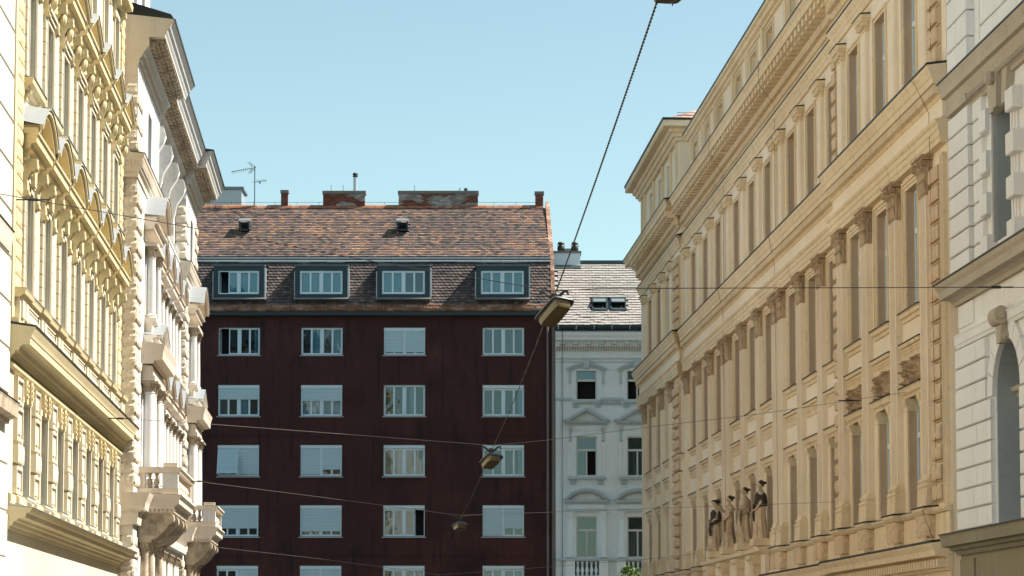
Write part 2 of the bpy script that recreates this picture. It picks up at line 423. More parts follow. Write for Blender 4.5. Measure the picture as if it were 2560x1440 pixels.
# ---------------------------------------------------------------- ground and street
STREET_END = 112
def sheet(name, poly, z, mat, depth=.1):
    b = MB(FS).col_([(x, -y) for x, y in poly], z-EYE-depth, z-EYE)
    return put(b, name, mat, None, kind='structure')
sheet('ground', [(-900, -300), (900, -300), (900, 2600), (-900, 2600)], -.12, 'asph')
def along(F, s, n): p = F.o + F.d*s + F.nn*n; return (p.x, p.y)
sheet('road', [along(FL, -60, 3.2), along(FR, -60, 3.4), along(FR, 113, 3.4), along(FL, 100, 3.2)], 0.0, 'asph')
sheet('cross_street', [(-60, 106.5), (60, 106.5), (60, 117), (-60, 117)], -.01, 'asph')
sheet('pavement', [along(FL, -60, -.5), along(FL, -60, 3.2), along(FL, 98, 3.2), along(FL, 98, -.5)], .13, 'pave', .2)
sheet('pavement', [along(FR, -60, 3.4), along(FR, -60, -.5), along(FR, 113, -.5), along(FR, 113, 3.4)], .13, 'pave', .2)
sheet('pavement', [(-60, 117), (60, 117), (60, 121), (-60, 121)], .13, 'pave', .2)
GZ = -EYE + .12

# ---------------------------------------------------------------- yellow ornate house (left)
F = FL
Y0, Y1 = 47.95, 69.9
yb = thing('ornate_apartment_building', F, (Y0, 0, -EYE+.13), 'yellow stucco house with rows of curved and pointed window hoods, left of the street', 'building')
yc = [50.32 + 2.86*k for k in range(7)]
ops = []
for c in yc: ops += [(c-.53, c+.53, 3.03, 4.90), (c-.47, c+.47, 7.0, 9.22), (c-.47, c+.47, 11.38, 13.32), (c-.47, c+.47, 15.6, 17.2), (c-.6, c+.6, -.9, 1.2)]
wall = put(wall_grid(MB(F), Y0, Y1, GZ, 20.2, 0, ops, .32), 'wall', 'yel2', yb)
# cornices
lowcor = [(-.05, 2.30), (.05, 2.30), (.07, 2.36), (.12, 2.38), (.14, 2.44), (.20, 2.46), (.22, 2.50), (.30, 2.505), (.36, 2.51), (.38, 2.60), (.44, 2.62), (.48, 2.67), (.50, 2.70), (-.05, 2.76)]
put(MB(F).sweep(lowcor, Y0, Y1, 0, .9), 'cornice', 'yel', yb)
put(MB(F).sweep([(-.02, 2.765), (.52, 2.704), (.52, 2.716), (-.02, 2.80)], Y0-.003, Y1+.45), 'cornice_flashing', 'zinc', yb)
maincor = [(-.05, 5.58), (.05, 5.58), (.07, 5.64), (.11, 5.66), (.12, 5.72), (.20, 5.725), (.21, 5.79), (.27, 5.83), (.40, 5.835), (.405, 5.96), (.42, 5.97), (.44, 6.03), (.47, 6.09), (.49, 6.13), (.505, 6.17), (-.05, 6.24)]
put(MB(F).sweep(maincor, Y0, Y1, 0, .9), 'cornice', 'yel', yb)
put(MB(F).sweep([(-.02, 6.25), (.52, 6.172), (.52, 6.205), (-.02, 6.29)], Y0-.003, Y1+.45), 'cornice_flashing', 'blackm', yb)
b = MB(F)
for i in range(int((Y1-Y0)/.15)): b.box(Y0+.05+i*.15, Y0+.13+i*.15, .10, .195, 5.69, 5.722)
put(b, 'dentil_band', 'yel', yb, kind='stuff')
put(MB(F).sweep([(-.05, 5.38), (.06, 5.38), (.09, 5.42), (.10, 5.47), (.04, 5.50), (-.05, 5.5)], Y0, Y1), 'string_course', 'yel', yb)
put(MB(F).sweep([(-.05, 2.80), (.07, 2.80), (.09, 2.85), (.09, 2.97), (.03, 3.0), (-.05, 3.0)], Y0, Y1), 'string_course', 'yel', yb)
topcor = [(-.05, 18.4), (.10, 18.4), (.15, 18.6), (.3, 18.65), (.32, 18.8), (.7, 18.85), (.72, 19.1), (.85, 19.3), (-.05, 19.5)]
put(MB(F).sweep(topcor, Y0, Y1), 'cornice', 'yel', yb)
# mansard roof behind (needed for the skyline from other sides)
put(MB(F).sweep([(.0, 20.2), (-.8, 20.2), (-3, 22.5), (-11, 22.5), (-11, GZ), (-.82, GZ), (-.82, 20.1), (0, 20.1)], Y0, Y1), 'roof', 'zincd', yb)

# quoins: nearest strip and far strip, every block its own part
def quoins(F, par, s0, s1, z0, z1, pitch, n1, mat, rough=True, seed=0, side=False, gap=.035):
    # a few shared meshes, long and short by turns
    z = z0; k = 0; protos = {}
    while z + pitch <= z1+1e-6:
        key = (k % 2, k % 6)
        if key not in protos:
            e = s1 if k % 2 == 0 else s1-.0
            b = MB(F)
            if rough: b.rough(s0, e, -.02, n1, z+gap/2, z+pitch-gap/2, .014, .055, seed+k, side)
            else: b.box(s0, e, -.02, n1, z+gap/2, z+pitch-gap/2)
            # drafted margin
            b.box(e, e+.06, -.02, n1-.02, z+gap/2, z+pitch-gap/2)
            protos[key] = (put(b, 'quoin_block', mat, par), z)
        else:
            o, zo = protos[key]; rep([o], dz=z-zo)
        z += pitch; k += 1
quoins(F, yb, Y0+.42, Y0+1.18, 6.3+.65, 17.9, .3245, .065, 'yrough', seed=3)
quoins(F, yb, Y1-1.05, Y1-.35, 6.3+.65, 17.9, .3245, .065, 'yrough', seed=9)
put(MB(F).box(Y0+.01, Y0+.36, -.02, .05, 6.3, 18.3), 'corner_strip', 'yel', yb)

# --- ground floor rustication joints near the bottom of the picture
c = yc[0]
# low storey bay: window, surround, keystones, pier panels
bay = []
bay.append(side_window(F, c, .53, 3.03, 4.90, -.30, yb))
b = MB(F)
for a in (c-.66, c+.54): b.box(a, a+.12, -.02, .045, 3.03, 4.9)
b.box(c-.68, c+.68, -.02, .05, 4.9, 5.02)
bay.append(put(b, 'window_surround', 'yel2', yb))
for dx, tw in ((0, 0), (-.27, -.10), (.27, .10)):
    b = MB(F); b.plate([(c+dx-.09, 4.88), (c+dx+.09, 4.88), (c+dx+tw+.13, 5.34), (c+dx+tw-.13, 5.34)], -.02, .15 if dx == 0 else .10)
    for q in range(3): b.box(c+dx+tw*.6-.07, c+dx+tw*.6+.07, .0, (.175 if dx == 0 else .125), 5.0+q*.11, 5.05+q*.11)
    bay.append(put(b, 'keystone', 'yel', yb))
b = MB(F).sweep([(-.02, 2.93), (.14, 2.93), (.17, 2.97), (.17, 3.02), (-.3, 3.04)], c-.62, c+.62)
bay.append(put(b, 'window_sill', 'yel2', yb))
bay.append(put(MB(F).sweep([(-.28, 3.045), (.185, 3.022), (.185, 3.034), (-.28, 3.055)], c-.6, c+.6), 'sill_flashing', 'zincd', yb))
p = c + 1.43                        # pier to the far side
def frame_panel(b, s0, s1, z0, z1, n, t=.05, d=.035):
    b.box(s0, s1, n, n+d, z0, z0+t); b.box(s0, s1, n, n+d, z1-t, z1); b.box(s0, s0+t, n, n+d, z0+t, z1-t); b.box(s1-t, s1, n, n+d, z0+t, z1-t)
def pier_parts(p):
    out = []
    for (z0, z1, kind) in ((3.02, 3.56, 'f'), (3.62, 3.98, 'r'), (4.06, 4.72, 'f'), (4.78, 5.30, 'f')):
        b = MB(F)
        if kind == 'f':
            b.box(p-.42, p+.42, -.02, .045, z0, z1); frame_panel(b, p-.42, p+.42, z0, z1, .044, .06, .045)
            b.box(p-.25, p+.25, .044, .075, z0+.14, z1-.14)
            out.append(put(b, 'pier_panel', 'yel2', yb))
        else:
            b.rough(p-.42, p+.42, -.02, .13, z0, z1, .015, .05, 2); out.append(put(b, 'pier_block', 'yel2', yb))
    out.append(put(MB(F).sweep([(-.02, 2.82), (.16, 2.82), (.16, 2.94), (.10, 2.99), (-.02, 3.0)], p-.5, p+.5), 'pier_base', 'yel', yb))
    return out
pp = pier_parts(p)
near = rep(pp, ds=-2.86+.22)
for k in range(1, 7): rep(bay, ds=2.86*k)
for k in range(1, 7): rep(pp, ds=2.86*k)

# balustrade under the tall windows
b = MB(F).sweep([(-.05, 6.20), (.16, 6.20), (.18, 6.24), (.18, 6.33), (.13, 6.37), (-.05, 6.37)], Y0+.02, Y1-.02)
put(b, 'balustrade_plinth', 'yel', yb)
rail = [(-.05, 6.80), (.12, 6.80), (.15, 6.84), (.20, 6.86), (.22, 6.93), (.235, 6.96), (.20, 6.985), (-.05, 7.0)]
rs = []
for k, c0 in enumerate(yc[:1]):
    rs.append(put(MB(F).sweep(rail, c0-.78, c0+.78, .0, .0), 'balustrade_rail', 'yel', yb))
    rs.append(put(MB(F).sweep([(n_+(.05 if n_ > 0 else 0), z_) for n_, z_ in rail], c0+.781, c0+2.079, 0, 0), 'pier_cap', 'yel', yb))
    rs.append(put(MB(F).sweep([(-.2, 7.0), (.245, 6.985), (.245, 6.997), (-.2, 7.012)], c0-.78, c0+.78), 'sill_flashing', 'zinc', yb))
    b = MB(F); b.box(c0+.86, c0+2.0, -.02, .15, 6.37, 6.80); b.box(c0+1.0, c0+1.36, .14, .19, 6.42, 6.76); b.box(c0+1.5, c0+1.86, .14, .19, 6.42, 6.76)
    rs.append(put(b, 'pier_pedestal', 'yel2', yb))
    rs.append(put(MB(F).box(c0-.72, c0+.86, -.04, .012, 6.38, 6.8), 'balustrade_back', 'yel2', yb))
    bl = put(baluster_mesh(F, c0-.62, .10, 6.37, 6.80, .065), 'baluster', 'yel2', yb, smooth=True)
    rs.append(bl); rs += [x for q in range(1, 8) for x in rep([bl], ds=.19*q)]
for k in range(1, 7): rep(rs, ds=2.86*k)
rep([rs[1], rs[3]], ds=-2.86+.0)

# piano nobile window with scroll consoles and segmental hood
def arch_hood(F, par, c, hw, z0, zs, rise, nmax, mat, roofmat, group=None, tri=False, cw=None):
    """entablature at z0, hood springing at zs; tri=True gives a pointed gable"""
    cw = cw or hw
    parts = []
    ent = [(-.02, z0-.30), (.08, z0-.30), (.10, z0-.24), (.12, z0-.12), (.20, z0-.10), (.22, z0-.02), (nmax*.72, z0), (nmax*.74, z0+.12), (nmax*.82, z0+.15), (nmax*.84, z0+.20), (-.02, z0+.24)]
    ped = put(MB(F).sweep(ent, c-cw+.12, c+cw-.12, .5, .5), 'pediment', mat, par); parts.append(ped)
    top = arc(c, hw, zs, rise, 14) if not tri else [(c-hw, zs), (c, zs+rise), (c+hw, zs)]
    inn = arc(c, hw-.16, zs-.02, rise-.13, 14) if not tri else [(c-hw+.22, zs-.0), (c, zs+rise-.15), (c+hw-.22, zs-.0)]
    # tympanum
    put(MB(F).plate([(c-hw+.15, z0+.2)] + inn + [(c+hw-.15, z0+.2)], -.02, nmax*.42), 'tympanum', mat, ped)
    # raking cornice in two steps
    b = MB(F)
    for o_, i_, n_ in ((0, .16, nmax*.86), (.0, .075, nmax)):
        A = arc(c, hw, zs, rise, 14) if not tri else [(c-hw, zs), (c, zs+rise), (c+hw, zs)]
        B = (arc(c, hw-i_*.6, zs-i_, rise, 14) if not tri else [(c-hw+i_*.2, zs-i_), (c, zs+rise-i_), (c+hw-i_*.2, zs-i_)])
        for k in range(len(A)-1):
            b.plate([A[k], A[k+1], B[k+1], B[k]], -.02 + (.003 if i_ < .1 else 0), n_)
    put(b, 'raking_cornice', mat, ped)
    # metal cover
    b = MB(F)
    for k in range(len(top)-1):
        (xa, za), (xb, zb) = top[k], top[k+1]
        b.add([(xa, -.01, za+.10), (xb, -.01, zb+.10), (xb, nmax+.025, zb+.006), (xa, nmax+.025, za+.006), (xa, nmax+.025, za-.012), (xb, nmax+.025, zb-.012)], [(0, 1, 2, 3), (3, 2, 5, 4)])
    put(b, 'hood_flashing', roofmat, ped)
    for e in (c-hw+.0, c+hw-.26): put(MB(F).box(e+.02, e+.24, -.02, nmax*.78, z0+.19, zs-.005), 'hood_end_block', mat, ped)
    return parts
c = yc[0]; mid = []
mid.append(side_window(F, c, .47, 7.0, 9.22, -.30, yb))
b = MB(F)
for a in (c-.60, c+.48): b.box(a, a+.12, -.02, .05, 7.0, 9.22); b.box(a+.03, a+.09, .04, .07, 7.0, 9.22)
b.box(c-.6, c+.6, -.02, .05, 9.22, 9.34); b.box(c-.58, c+.58, -.02, .08, 9.34, 9.42)
mid.append(put(b, 'window_surround', 'yel2', yb))
sb = put(MB(F).box(c-.92, c-.66, -.02, .065, 7.02, 7.275), 'side_block', 'yel2', yb); mid.append(sb)
for i in range(8):
    for dx in (0, 1.58):
        if i or dx: mid += rep([sb], ds=dx, dz=.275*i)
mid.append(put(MB(F).plate([(c-.14, 9.3), (c+.14, 9.3), (c+.2, 9.66), (c-.2, 9.66)], -.02, .16), 'keystone', 'yel', yb))
b = MB(F).rough(c-.5, c+.5, -.02, .10, 9.44, 9.66, .03, .05, 5); mid.append(put(b, 'carved_panel', 'yel', yb))
for sx in (-.79, .79): mid.append(put(scroll(F, c+sx, 0, .24, 8.95, 9.72, .30), 'console', 'yel', yb, smooth=True))
mid += arch_hood(F, yb, c, 1.25, 9.98, 10.32, .54, .45, 'yel', 'zinc')
for k in range(1, 7): rep(mid, ds=2.86*k)

# upper window: ledge on brackets, window, pointed hood carried by carved heads
up = []
up.append(put(MB(F).sweep([(-.02, 11.12), (.10, 11.12), (.12, 11.18), (.20, 11.22), (.22, 11.33), (-.3, 11.38)], c-1.0, c+1.0, .3, .3), 'window_sill', 'yel', yb))
up.append(put(MB(F).sweep([(-.28, 11.385), (.24, 11.335), (.24, 11.347), (-.28, 11.397)], c-1.02, c+1.02), 'sill_flashing', 'zincd', yb))
for sx in (-.7, .7): up.append(put(scroll(F, c+sx, 0, .2, 10.92, 11.13, .15), 'bracket', 'yel', yb))
up.append(side_window(F, c, .47, 11.38, 13.32, -.30, yb))
b = MB(F)
for a in (c-.60, c+.48): b.box(a, a+.12, -.02, .05, 11.4, 13.32); b.box(a+.03, a+.09, .04, .07, 11.4, 13.32)
for z in (13.32, 13.42, 13.52): b.box(c-.6, c+.6, -.02, .05+(z-13.32)*.4, z, z+.075)
up.append(put(b, 'window_surround', 'yel2', yb))
for i in range(7):
    for dx in (0, 1.58): up += rep([sb], ds=dx, dz=4.40+.275*i)
for sx in (-.79, .79):
    b = scroll(F, c+sx, 0, .24, 13.3, 14.02, .30)
    b.lathe(c+sx, .22, [(.02, 13.50), (.06, 13.56), (.085, 13.64), (.08, 13.74), (.04, 13.80)], 8); b.box(c+sx-.02, c+sx+.02, .28, .345, 13.62, 13.70)
    up.append(put(b, 'carved_head_console', 'yel', yb, smooth=True))
up.append(put(MB(F).rough(c-.5, c+.5, -.02, .12, 13.64, 13.98, .035, .05, 8), 'carved_panel', 'yel', yb))
up += arch_hood(F, yb, c, 1.22, 14.28, 14.55, .52, .45, 'yel', 'zinc', tri=True)
for k in range(1, 7): rep(up, ds=2.86*k)
# topmost storey
tp = []
tp.append(put(MB(F).sweep([(-.02, 15.42), (.14, 15.42), (.16, 15.5), (.2, 15.58), (-.3, 15.6)], c-.85, c+.85), 'window_sill', 'yel', yb))
tp.append(side_window(F, c, .47, 15.6, 17.2, -.30, yb))
b = MB(F)
for a in (c-.60, c+.48): b.box(a, a+.12, -.02, .05, 15.6, 17.2)
b.box(c-.6, c+.6, -.02, .06, 17.2, 17.32)
tp.append(put(b, 'window_surround', 'yel2', yb))
tp.append(put(MB(F).sweep([(-.02, 17.5), (.1, 17.5), (.16, 17.62), (.34, 17.66), (.36, 17.8), (-.02, 17.86)], c-1.0, c+1.0, .6, .6), 'window_hood', 'yel', yb))
for sx in (-.72, .72): tp.append(put(scroll(F, c+sx, 0, .2, 17.0, 17.5, .22), 'console', 'yel', yb))
for k in range(1, 7): rep(tp, ds=2.86*k)
b = MB(F)
for c0 in yc:
    b.box(c0-.6, c0+.6, -.35, -.3, -.9, 1.2)
put(b, 'ground_floor_glazing', 'glassd', yb)

# the street goes on behind the camera on both sides
for F_, s0_, s1_, mt_, lb_ in ((FL, -75, 23.9, 'cream', 'plain cream terrace behind the camera on the left side of the street'), (FR, -75, 19.9, 'gry', 'plain grey terrace behind the camera on the right side of the street')):
    w_ops = [(s0_+2.2+3.2*i, s0_+3.4+3.2*i, z, z+2.0) for i in range(30) for z in (1.6, 5.4, 9.2, 13.0) if s0_+3.4+3.2*i < s1_-1]
    tb = put(wall_grid(MB(F_), s0_, s1_, GZ, 17.5, 0, w_ops, .3), 'terrace_building', mt_, None, lb_, None, cat='building')
    put(MB(F_).sweep([(-.05, 16.6), (.3, 16.7), (.7, 17.2), (.75, 17.5), (-.05, 17.6)], s0_, s1_), 'cornice', mt_, tb)
    put(MB(F_).box(s0_, s1_, -.42, -.36, 1, 15.5), 'window_glazing', 'glassd', tb)
F = FL
# ---------------------------------------------------------------- cream neighbour at the left edge
nb_ = thing('rusticated_apartment_building', F, (26, 0, -EYE+.13), 'cream banded house with a dark grey ledge, cut off by the left edge', 'building')
put(MB(F).sweep([(0, GZ), (0, 18.5), (-9, 18.5), (-9, GZ)], 24, Y0-.005), 'wall', 'cream', nb_)
pr = None
for k in range(14):
    z = 4.85 + .88*k
    o = put(MB(F).sweep([(-.01, z+.02), (.025, z+.04), (.03, z+.83), (-.01, z+.85)], 40.5, Y0-.03), 'stone_band', 'cream', nb_) if k == 0 else rep([pr], dz=.88*k)[0]
    pr = pr or o
pr = None
for k in range(6):
    z = -.9 + .88*k
    o = put(MB(F).sweep([(-.01, z+.02), (.025, z+.04), (.03, z+.83), (-.01, z+.85)], 40.5, Y0-.03), 'stone_band', 'cream', nb_) if k == 0 else rep([pr], dz=.88*k)[0]
    pr = pr or o
put(MB(F).sweep([(-.01, 4.25), (.10, 4.25), (.12, 4.33), (.27, 4.36), (.285, 4.58), (.30, 4.62), (-.01, 4.70)], 28, 47.4), 'ledge', 'wornstone', nb_)
put(MB(F).sweep([(-.01, 4.71), (.31, 4.63), (.31, 4.645), (-.01, 4.73)], 28, 47.42), 'ledge_flashing', 'blackm', nb_)
put(MB(F).sweep([(-.01, 7.55), (.05, 7.55), (.08, 7.7), (.10, 7.86), (.12, 7.93), (-.01, 7.97)], 28, 47.6), 'string_course', 'cream', nb_)
put(MB(F).sweep([(-.01, 7.975), (.135, 7.935), (.135, 7.95), (-.01, 7.99)], 28, 47.62), 'ledge_flashing', 'blackm', nb_)

# ---------------------------------------------------------------- white palace (left, farther)
F = FL
P0, PA, PB, P1 = 69.95, 77.4, 89.5, 95.1
NP = .40
pl = thing('white_palace', F, (P0, 0, -EYE+.13), 'ornate white palace with deep bracketed cornice and stone balconies, beyond the yellow house', 'building')
pc = [79.05 + 2.93*k for k in range(4)]          # recessed bays
qc = [74.0, 92.4]                                # centre of each pavilion
ops = []
for c in pc: ops += [(c-.5, c+.5, 4.7, 7.4), (c-.5, c+.5, 9.5, 11.5), (c-.45, c+.45, 14.25, 15.9), (c-.55, c+.55, .4, 3.1)]
put(wall_grid(MB(F), PA, PB, GZ, 17.6, 0, ops, .35), 'wall', 'wht', pl)
for (a, b_, c) in ((P0, PA, qc[0]), (PB, P1, qc[1])):
    o_ = [(c-.65, c+.65, 4.7, 7.4), (c-.65, c+.65, 9.5, 11.5), (c-.6, c+.6, 14.25, 15.9)]
    put(wall_grid(MB(F), a, b_, GZ, 17.6, NP, o_, .5), 'pavilion_wall', 'wht', pl)
put(MB(F).sweep([(-.95, GZ), (-.95, 17.6), (-9, 17.6), (-9, GZ)], P0, P1), 'rear_wing', 'beige', pl)
# end walls (turned toward the camera) in beige render
put(MB(F).box(P0-.012, P0+.02, -.9, NP-.002, GZ, 17.4), 'end_wall', 'beige', pl)

# great cornice: outline taken from its blank end
cor = [(0, 16.15), (.36, 16.2), (.39, 16.42), (.44, 16.68), (.50, 16.72), (.56, 16.86), (.66, 17.0), (.70, 17.02), (.70, 17.28), (1.14, 17.30), (1.15, 17.36), (1.20, 17.44), (1.22, 17.50), (1.28, 17.56), (1.32, 17.66), (1.37, 17.74), (1.40, 17.76), (-.05, 17.95)]
def cornice_run(s0, s1, dn, m0, m1):
    pr_ = [(max(-.04, n_-dn) if n_ > 0 else n_, z_) for n_, z_ in cor]
    o = put(MB(F).sweep(pr_, s0, s1, m0, m1, nb=NP-dn), 'great_cornice', 'wht', pl)
    put(MB(F).sweep([(-.05, 17.96), (1.43-dn, 17.765), (1.43-dn, 17.83), (-.05, 18.02)], s0-m0*.9-.01, s1+m1*.9), 'cornice_flashing', 'blackm', o)
    # sloping sheet-metal gutter face above
    return o
# blank end block of the cornice, then the three runs
put(MB(F).sweep([(0, 16.15)]+[(n_, z_) for n_, z_ in cor if n_ > 0]+[(1.38, 17.80), (0, 17.94)], P0-.02, P0+.1), 'cornice_end', 'beige', pl)
cornice_run(P0+.1, PA+.3, 0, 0, .7)
cornice_run(PA+.32, PB-.3, .28, 0, 0)
cornice_run(PB-.28, P1, 0, .7, .8)
put(MB(F).sweep([(-.05, 17.98), (1.40, 17.80), (1.30, 17.95), (-.05, 18.35)], P0, P0+.9), 'metal_apron', 'blackm', pl)
# egg-and-dart strip and modillions
b = MB(F)
for (a, e, dn) in ((P0+.1, PA+.3, 0), (PA+.35, PB-.3, .28), (PB-.25, P1, 0)):
    s = a+.05
    while s < e-.1:
        b.box(s, s+.07, .40-dn, .50-dn, 16.56, 16.66); b.box(s+.01, s+.09, .5-dn, .60-dn, 16.74, 16.84); s += .15
put(b, 'egg_and_dart_strip', 'beige', pl, kind='stuff')
def modillion(s, n0):
    """acanthus bracket: S curve with side scrolls and leaf ribs"""
    b = MB(F); L = .44; pts = []
    for i in range(11):
        t = i/10; nn_ = n0+L*t; pts.append((nn_, 17.285-.20*(1-t)**.7-.05*math.sin(t*math.pi*2)-.03))
    b.sweep(pts+[(n0+L, 17.285), (n0, 17.285)], s-.10, s+.10)
    for dx in (-.11, .11):
        for cn, cz, r in ((n0+.09, 17.13, .085), (n0+.34, 17.19, .06)):
            k = 8; vs_ = []
            for q in (s+dx-.018, s+dx+.018):
                for i in range(k):
                    a = 2*math.pi*i/k; vs_.append((q, cn+r*math.cos(a), cz+r*.9*math.sin(a)))
            b.add(vs_, [(i, (i+1) % k, k+(i+1) % k, k+i) for i in range(k)] + [tuple(range(k))[::-1], tuple(range(k, 2*k))])
    for i in range(4):
        n_ = n0+.10+.1*i; b.box(s-.075+.01*i, s+.075-.01*i, n_, n_+.05, 17.02+.035*i, 17.10+.04*i)
    b.box(s-.13, s+.13, n0, n0+L+.01, 17.262, 17.292)
    return b
mA = put(modillion(P0+.38, .70), 'modillion', 'wornstone', pl)
for i in range(1, 16): rep([mA], ds=.455*i)
for i in range(1, 27):
    s = PA+.35+.455*(i-1)+.1
    if s < PB-.35: rep([mA], ds=s-(P0+.38), dn=-.28)
for i in range(13): rep([mA], ds=PB-.1+.455*i-(P0+.38) if PB-.1+.455*i < P1 else 0) if PB-.1+.455*i < P1 else None
# attic above
att = MB(F); wall_grid(att, P0+.5, 77.0, 18.0, 21.2, .1, [(71.6, 72.6, 18.7, 20.4), (74.2, 75.2, 18.7, 20.4)], .3)
put(att, 'attic_wall', 'wht', pl)
put(MB(F).sweep([(-.05, 21.0), (.15, 21.0), (.2, 21.2), (.8, 21.25), (.82, 21.4), (.95, 21.6), (-.05, 21.8)], P0+.5, 77.0), 'attic_cornice', 'wht', pl)
for a_ in (72.1, 74.7): side_window(F, a_, .5, 18.7, 20.4, -.2, pl)
put(MB(F).sweep([(-.1, 18.0), (-3.2, 21.2), (-9, 21.2), (-9, 17.9), (-.1, 17.9)], 77.0, P1), 'roof', 'zincd', pl)

# rusticated corner blocks, rough and smooth by turns, rounded, sticking out
def pal_quoins(s0, s1, z0, z1, n0, n1, sd):
    z = z0; k = 0; pro = {}
    while z+.33 < z1:
        key = k % 4
        if key not in pro:
            w_ = 0 if k % 2 == 0 else .12
            b = MB(F).rough(s0, s1-w_*2, n0, n1+(.05 if k % 2 == 0 else .0), z+.02, z+.30, .02, .05, sd+k, side=True)
            b.box(s1-w_*2, s1-w_*2+.18, n0+.05, n1-.0, z+.03, z+.29)
            pro[key] = (put(b, 'quoin_block', 'wrough', pl), z)
        else: rep([pro[key][0]], dz=z-pro[key][1])
        z += .327; k += 1
pal_quoins(P0-.02, P0+1.3, 4.6, 13.3, .06, NP+.03, 1)
pal_quoins(P0-.02, P0+1.3, 14.0, 16.1, .06, NP+.0, 5)
pal_quoins(P0-.02, P0+1.3, .6, 3.3, .06, NP+.03, 2)
pal_quoins(PB-.05, PB+1.1, 4.6, 13.3, .02, NP+.03, 7)
pal_quoins(PB-.05, PB+1.1, 14.0, 16.1, .02, NP+.0, 4)
pal_quoins(PB-.05, PB+1.1, .6, 3.3, .02, NP+.03, 3)
pal_quoins(P1-1.0, P1+.03, 4.6, 16.1, .02, NP+.03, 6)
pal_quoins(PA-1.3, PA-.1, 4.6, 13.3, .02, NP+.03, 8)

# meander string course with return, key pattern as raised bars
mcor = [(-.04, 13.25), (.04, 13.25), (.06, 13.40), (.12, 13.44), (.13, 13.50), (.17, 13.52), (.17, 13.80), (.20, 13.84), (.22, 13.92), (-.04, 14.0)]
def meander(b, a, e, axis, base, z0, h):
    """greek key: little bars; axis 's' on the front, 'n' on the end face"""
    u = h/5.0; x = a; t = u*.9
    def bar(x0, x1, za, zb):
        if axis == 's': b.box(x0, x1, base-.004, base+.018, za, zb)
        else: b.box(base-.018, base+.004, x0, x1, za, zb)
    while x + 6*u < e:
        bar(x, x+5*u, z0+4*u, z0+4*u+t); bar(x, x+t, z0, z0+4*u); bar(x+4*u, x+4*u+t, z0+u, z0+4*u)
        bar(x+2*u, x+4*u, z0+u, z0+u+t); bar(x+2*u, x+2*u+t, z0+u+t, z0+3*u); bar(x-u, x, z0, z0+t); x += 6*u
for (a, e, dn) in ((P0-.15, PA, NP), (PB-.1, P1, NP)):
    o = put(MB(F).sweep([(n_+dn if n_ > 0 else n_, z_) for n_, z_ in mcor], a, e), 'string_course', 'beige', pl)
    b = MB(F); meander(b, a+.1, e-.2, 's', NP+.17, 13.55, .22); meander(b, .03, NP+.18, 'n', a, 13.55, .22)
    for q in range(5): b.box(a-.03, a+.004, .04+.085*q, .085+.085*q, 13.37, 13.43)
    put(b, 'meander_ornament', 'beige', o, kind='stuff')
    put(MB(F).sweep([(-.03, 14.005), (NP+.235, 13.925), (NP+.235, 13.94), (-.03, 14.02)], a-.02, e+.02), 'string_flashing', 'blackm', o)
put(MB(F).sweep(mcor, PA, PB), 'string_course', 'wht', pl)

def column(F, par, s, n, r, z0, z1, mat, capm):
    h = z1-z0
    c_ = put(MB(F).lathe(s, n, [(r*1.45, z0), (r*1.45, z0+.07), (r*1.2, z0+.1), (r*1.35, z0+.15), (r*1.02, z0+.2), (r, z0+h*.35), (r*.86, z1-.34), (r*.95, z1-.33), (r*.95, z1-.30)], 14), 'column', mat, par, smooth=True)
    b = MB(F).lathe(s, n, [(r*.88, z1-.30), (r*1.0, z1-.16), (r*1.35, z1-.06), (r*1.5, z1-.05)], 10)
    for i in range(8):
        a = 2*math.pi*i/8
        for zz, rr, hh in ((z1-.28, .93, .10), (z1-.19, 1.1, .10)):
            x, y = s+r*rr*math.cos(a+zz*3), n+r*rr*math.sin(a+zz*3); b.box(x-.022, x+.022, y-.022, y+.022, zz, zz+hh)
    b.box(s-r*1.6, s+r*1.6, n-r*1.6, n+r*1.6, z1-.05, z1)
    put(b, 'capital', capm, c_)
    return c_

# recessed bays
c = pc[0]; R_ = []
R_.append(side_window(F, c, .5, 4.7, 7.4, -.33, pl)); R_.append(side_window(F, c, .5, 9.5, 11.5, -.33, pl)); R_.append(side_window(F, c, .45, 14.25, 15.9, -.33, pl))
for sx in (-.72, .72):
    R_.append(column(F, pl, c+sx, .26, .155, 4.65, 7.62, 'wht', 'wornstone'))
    R_.append(column(F, pl, c+sx, .22, .12, 9.45, 11.62, 'wht', 'wornstone'))
R_.append(put(MB(F).sweep([(-.02, 7.63), (.40, 7.63), (.42, 7.72), (.40, 7.78), (-.02, 7.82)], c-.95, c+.95, .0, .0), 'entablature', 'wht', pl))
R_ += arch_hood(F, pl, c, 1.22, 8.14, 8.36, .72, .58, 'beige', 'zinc', tri=True)
R_.append(put(MB(F).sweep([(-.02, 11.63), (.36, 11.63), (.38, 11.70), (.34, 11.76), (-.02, 11.8)], c-.92, c+.92), 'entablature', 'wht', pl))
R_ += arch_hood(F, pl, c, 1.15, 12.05, 12.3, .66, .55, 'beige', 'zinc')
b = MB(F).sweep([(-.02, 9.22), (.30, 9.22), (.34, 9.28), (.42, 9.32), (.44, 9.42), (-.3, 9.46)], c-1.0, c+1.0, .4, .4); R_.append(put(b, 'window_sill', 'beige', pl))
b = MB(F)
for q in range(6): b.lathe(c-.6+.24*q, .2, [(.05, 9.0), (.03, 9.04), (.065, 9.1), (.03, 9.18), (.05, 9.22)], 6)
b.box(c-.95, c-.72, -.02, .3, 8.96, 9.22); b.box(c+.72, c+.95, -.02, .3, 8.96, 9.22); R_.append(put(b, 'sill_balustrade', 'wht', pl))
R_.append(put(MB(F).sweep([(-.02, 14.02), (.2, 14.02), (.26, 14.16), (-.3, 14.22)], c-.8, c+.8), 'window_sill', 'wht', pl))
